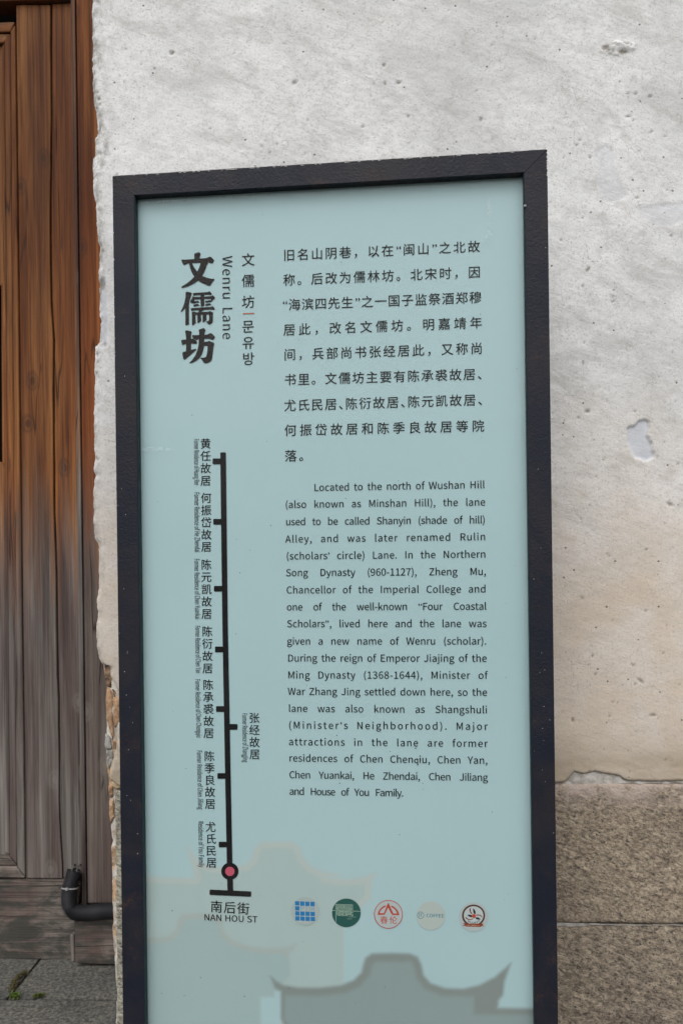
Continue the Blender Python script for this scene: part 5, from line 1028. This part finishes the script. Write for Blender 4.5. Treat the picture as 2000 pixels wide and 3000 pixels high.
# ------------------------------------------------------------------ five round logos
def logo_disc(u, v, r_, mat): i_ = Ink(); i_.poly(circ(u, v, r_, 48)); return i_.build('logo', mat)
WHITE_D = flat('pale_print', (0.385, 0.43, 0.43), 0.55); PALE2 = flat('bone_print', (0.40, 0.445, 0.42), 0.55)
def L_(o, s): 
    return lambda pts_: [(o[0] + x / s, o[1] + y / s) for x, y in pts_]
s14 = 14.2545
# 1 blue squares
d1 = logo_disc(893.75, 2669.6, 41.5, flat('faint_pale_print', (0.345, 0.400, 0.392), 0.55)); q = L_((840, 2615), s14)
sq = Ink()
for r_ in range(4):
    for c_ in range(4):
        if r_ == 1 and c_ > 0: continue
        x0 = 343 + 213 * c_ + 4 * r_; y0 = 357 + 210 * r_ + 8 * c_
        sq.poly(pxpoly(q([(x0, y0), (x0 + 183, y0 + 6), (x0 + 184, y0 + 184), (x0 + 2, y0 + 178)])), 0.00004)
sq.build('blue_squares', flat('blue_print', (0.022, 0.165, 0.37), 0.5), d1)
lt = latin_line('PTIR', q([(560, 762)])[0], q([(1175, 782)])[0], 20.5, name='lettering', fit=True, mat=flat('thin_blue_print', (0.20, 0.29, 0.36), 0.5), parent=d1)
for vv in lt.data.vertices: vv.co.y -= 0.00006
# 2 dark green maze
d2 = logo_disc(1014.3, 2674.3, 42, flat('green_print', (0.019, 0.082, 0.071), 0.55)); q = L_((960, 2620), s14)
mz = Ink()
def line_(ink, pts_, w, dy):
    P = q(pts_)
    for (a, b) in zip(P[:-1], P[1:]):
        L2 = math.hypot(b[0] - a[0], b[1] - a[1]); nx, ny = -(b[1] - a[1]) / L2 * w, (b[0] - a[0]) / L2 * w; tx, ty = (b[0] - a[0]) / L2 * w, (b[1] - a[1]) / L2 * w
        ink.poly(pxpoly([(a[0] - tx + nx, a[1] - ty + ny), (b[0] + tx + nx, b[1] + ty + ny), (b[0] + tx - nx, b[1] + ty - ny), (a[0] - tx - nx, a[1] - ty - ny)]), dy + 0.000002 * (len(ink.f) % 4))
W = 0.72
for P in [[(330, 630), (330, 415), (1030, 440), (1030, 655)], [(370, 462), (985, 485)], [(375, 508), (985, 530)], [(375, 640), (375, 552), (985, 575), (980, 655), (470, 655), (385, 628)], [(395, 598), (970, 615)], [(680, 490), (680, 560)],
          [(190, 672), (430, 678)], [(470, 655), (475, 690), (890, 700), (890, 665)], [(935, 695), (1365, 712)], [(935, 700), (935, 745), (1035, 750), (1035, 780)], [(430, 718), (340, 720), (340, 1150)], [(385, 740), (385, 865)], [(430, 760), (430, 880), (540, 885)],
          [(470, 720), (475, 850), (640, 850), (645, 720), (480, 720)], [(490, 762), (635, 765)], [(490, 808), (635, 810)], [(760, 735), (690, 735), (690, 850)], [(740, 750), (742, 850), (985, 865), (980, 745), (760, 740)], [(760, 780), (975, 785)], [(760, 822), (975, 825)], [(580, 860), (590, 888), (800, 892), (800, 870)], [(985, 870), (1000, 905), (1040, 900), (1040, 830)], [(770, 700), (770, 735)], [(840, 700), (840, 740)]]:
    line_(mz, P, W, 0.00004)
mz.build('maze_lines', flat('pale_green_print', (0.30, 0.40, 0.32), 0.5), d2)
for t_, a_, b_, z_ in (('PANORAMA', (815, 962), (1175, 975), 4.6), ('VISION', (800, 1048), (1005, 1054), 4.6)):
    lt = latin_line(t_, q([a_])[0], q([b_])[0], z_, name='lettering', fit=True, mat=flat('faint_green_print', (0.22, 0.31, 0.27), 0.5), parent=d2)
    for vv in lt.data.vertices: vv.co.y -= 0.00006
# 3 red ring and roof mark
RED = flat('red_print', (0.42, 0.055, 0.035), 0.5)
d3 = logo_disc(1137.2, 2678.8, 42, RED); i_ = Ink(); i_.poly(circ(1137.2, 2678.8, 39.9, 48), 0.00004); i_.build('disc', WHITE_D, d3); q = L_((1080, 2625), s14)
rd = Ink()
def band(outer, inner, dy): rd.poly(pxpoly(q(outer + inner[::-1])), dy)
band([(365, 785), (395, 660), (460, 550), (560, 450), (640, 405), (712, 385)], [(450, 720), (465, 655), (530, 570), (590, 510), (640, 480), (690, 455)], 0.00008)
band([(365, 785), (620, 788), (660, 770), (700, 700), (805, 480)], [(440, 715), (600, 718), (640, 690), (740, 430), (800, 288)], 0.000082)
band([(800, 288), (830, 300), (960, 600), (1020, 728), (1180, 728)], [(805, 480), (805, 485), (900, 680), (980, 790), (1270, 802)], 0.000084)
band([(905, 395), (1000, 425), (1100, 490), (1190, 590), (1245, 700), (1270, 802)], [(935, 465), (1000, 495), (1080, 560), (1140, 640), (1170, 710), (1180, 728)], 0.000086)
rd.build('roof_mark', RED, d3)
def cjk_small(text, pts_, em_px, mat, par, rot=None):
    ink = Ink()
    for i, (ch, p) in enumerate(zip(text, pts_)):
        c, t = TP(*p); em = em_px * t / F; a = (rot[i] if rot else 0); e = np.array([math.cos(a), math.sin(a)]); n_ = np.array([-e[1], e[0]])
        ink.add(ch, c - e * em * 0.5 - n_ * em * 0.38, e, n_, em, em)
    o = ink.build('lettering', mat, par)
    for vv in o.data.vertices: vv.co.y -= 0.0001
    return o
cjk_small('春伦', q([(628, 998), (1022, 1002)]), 24, RED, d3)
# 4 pale disc, coffee
TEAL = flat('teal_print', (0.02, 0.18, 0.235), 0.5)
d4 = logo_disc(1261.2, 2682.8, 42, PALE2); q = L_((1210, 2630), s14)
rg = Ink(); P = [(305 + 135 * math.cos(math.radians(a)), 732 + 138 * math.sin(math.radians(a))) for a in range(18, 345, 12)]
line_(rg, P, 0.75, 0.00004); line_(rg, [(440, 736), (475, 738)], 0.7, 0.00004); rg.build('ring', TEAL, d4)
for t_, a_, b_, z_, w in (('IT', (225, 800), (385, 800), 13.5, 2), ('COFFEE', (537, 812), (1292, 828), 13.6, 2)):
    for k in range(w):
        lt = latin_line(t_, (q([a_])[0][0] + 0.35 * k, q([a_])[0][1]), (q([b_])[0][0] + 0.35 * k, q([b_])[0][1]), z_, name='lettering', fit=True, mat=TEAL, parent=d4)
        for vv in lt.data.vertices: vv.co.y -= 0.00006 + 0.00002 * k
# 5 brown ring with flower and ribbon
BRN = flat('brown_print', (0.075, 0.030, 0.022), 0.5); RBN = flat('ribbon_print', (0.21, 0.045, 0.025), 0.5)
d5 = logo_disc(1386.4, 2686.4, 43, WHITE_D); q = L_((1330, 2630), s14)
i_ = Ink(); i_.poly(pxpoly(q([(800 + 482 * math.cos(math.radians(a)), 745 + 460 * math.sin(math.radians(a))) for a in range(0, 360, 8)])), 0.00003); i_.build('ring', BRN, d5)
i_ = Ink(); i_.poly(pxpoly(q([(803 + 408 * math.cos(math.radians(a)), 740 + 384 * math.sin(math.radians(a))) for a in range(0, 360, 8)])), 0.00006); i_.build('disc', flat('white_print', (0.43, 0.475, 0.475), 0.55), d5)
fl_ = Ink()
for k, P in enumerate([[(775, 440), (840, 490), (885, 580), (890, 680), (830, 680), (790, 600), (780, 520)], [(530, 725), (600, 705), (720, 720), (740, 820), (640, 800)], [(870, 840), (930, 810), (1010, 830), (1115, 905), (1000, 920), (910, 890)]]): fl_.poly(pxpoly(q(P)), 0.00009)
fl_.build('leaves', flat('black_print', (0.018, 0.02, 0.02), 0.5), d5)
fl_ = Ink()
for P in [[(650, 440), (685, 445), (688, 560), (755, 680), (735, 705), (660, 620), (625, 520), (635, 460)], [(900, 705), (1020, 700), (1110, 725), (1180, 815), (1150, 822), (1050, 745), (905, 745)], [(455, 805), (500, 810), (560, 870), (660, 905), (790, 855), (770, 905), (650, 940), (540, 910), (480, 870)]]: fl_.poly(pxpoly(q(P)), 0.00009)
fl_.build('petals', RBN, d5)
fl_ = Ink(); fl_.poly(pxpoly(q([(815 + 85 * math.cos(math.radians(a)), 765 + 85 * math.sin(math.radians(a))) for a in range(0, 360, 20)])), 0.0001); fl_.build('flower_centre', RED, d5)
fl_ = Ink()
for k, P in enumerate([[(335, 1050), (500, 1078), (1100, 1078), (1250, 1080), (1160, 1135), (1260, 1190), (1110, 1190), (1110, 1222), (480, 1205), (470, 1180), (330, 1165), (430, 1118)]]): fl_.poly(pxpoly(q(P)), 0.00012)
fl_.build('ribbon', RBN, d5)
cjk_small('福州台灣會館', q([(590, 985), (675, 1025), (760, 1045), (850, 1040), (940, 1015), (1020, 970)]), 6.0, flat('small_black_print', (0.03, 0.05, 0.05), 0.5), d5, [-0.5, -0.25, -0.05, 0.1, 0.3, 0.5])
o_ = cjk_small('台灣人文藝術創意工坊', q([(525 + 57 * k, 1150 + 1.8 * k) for k in range(10)]), 4.0, flat('gold_print', (0.52, 0.36, 0.22), 0.5), d5)
for vv in o_.data.vertices: vv.co.y -= 0.00006
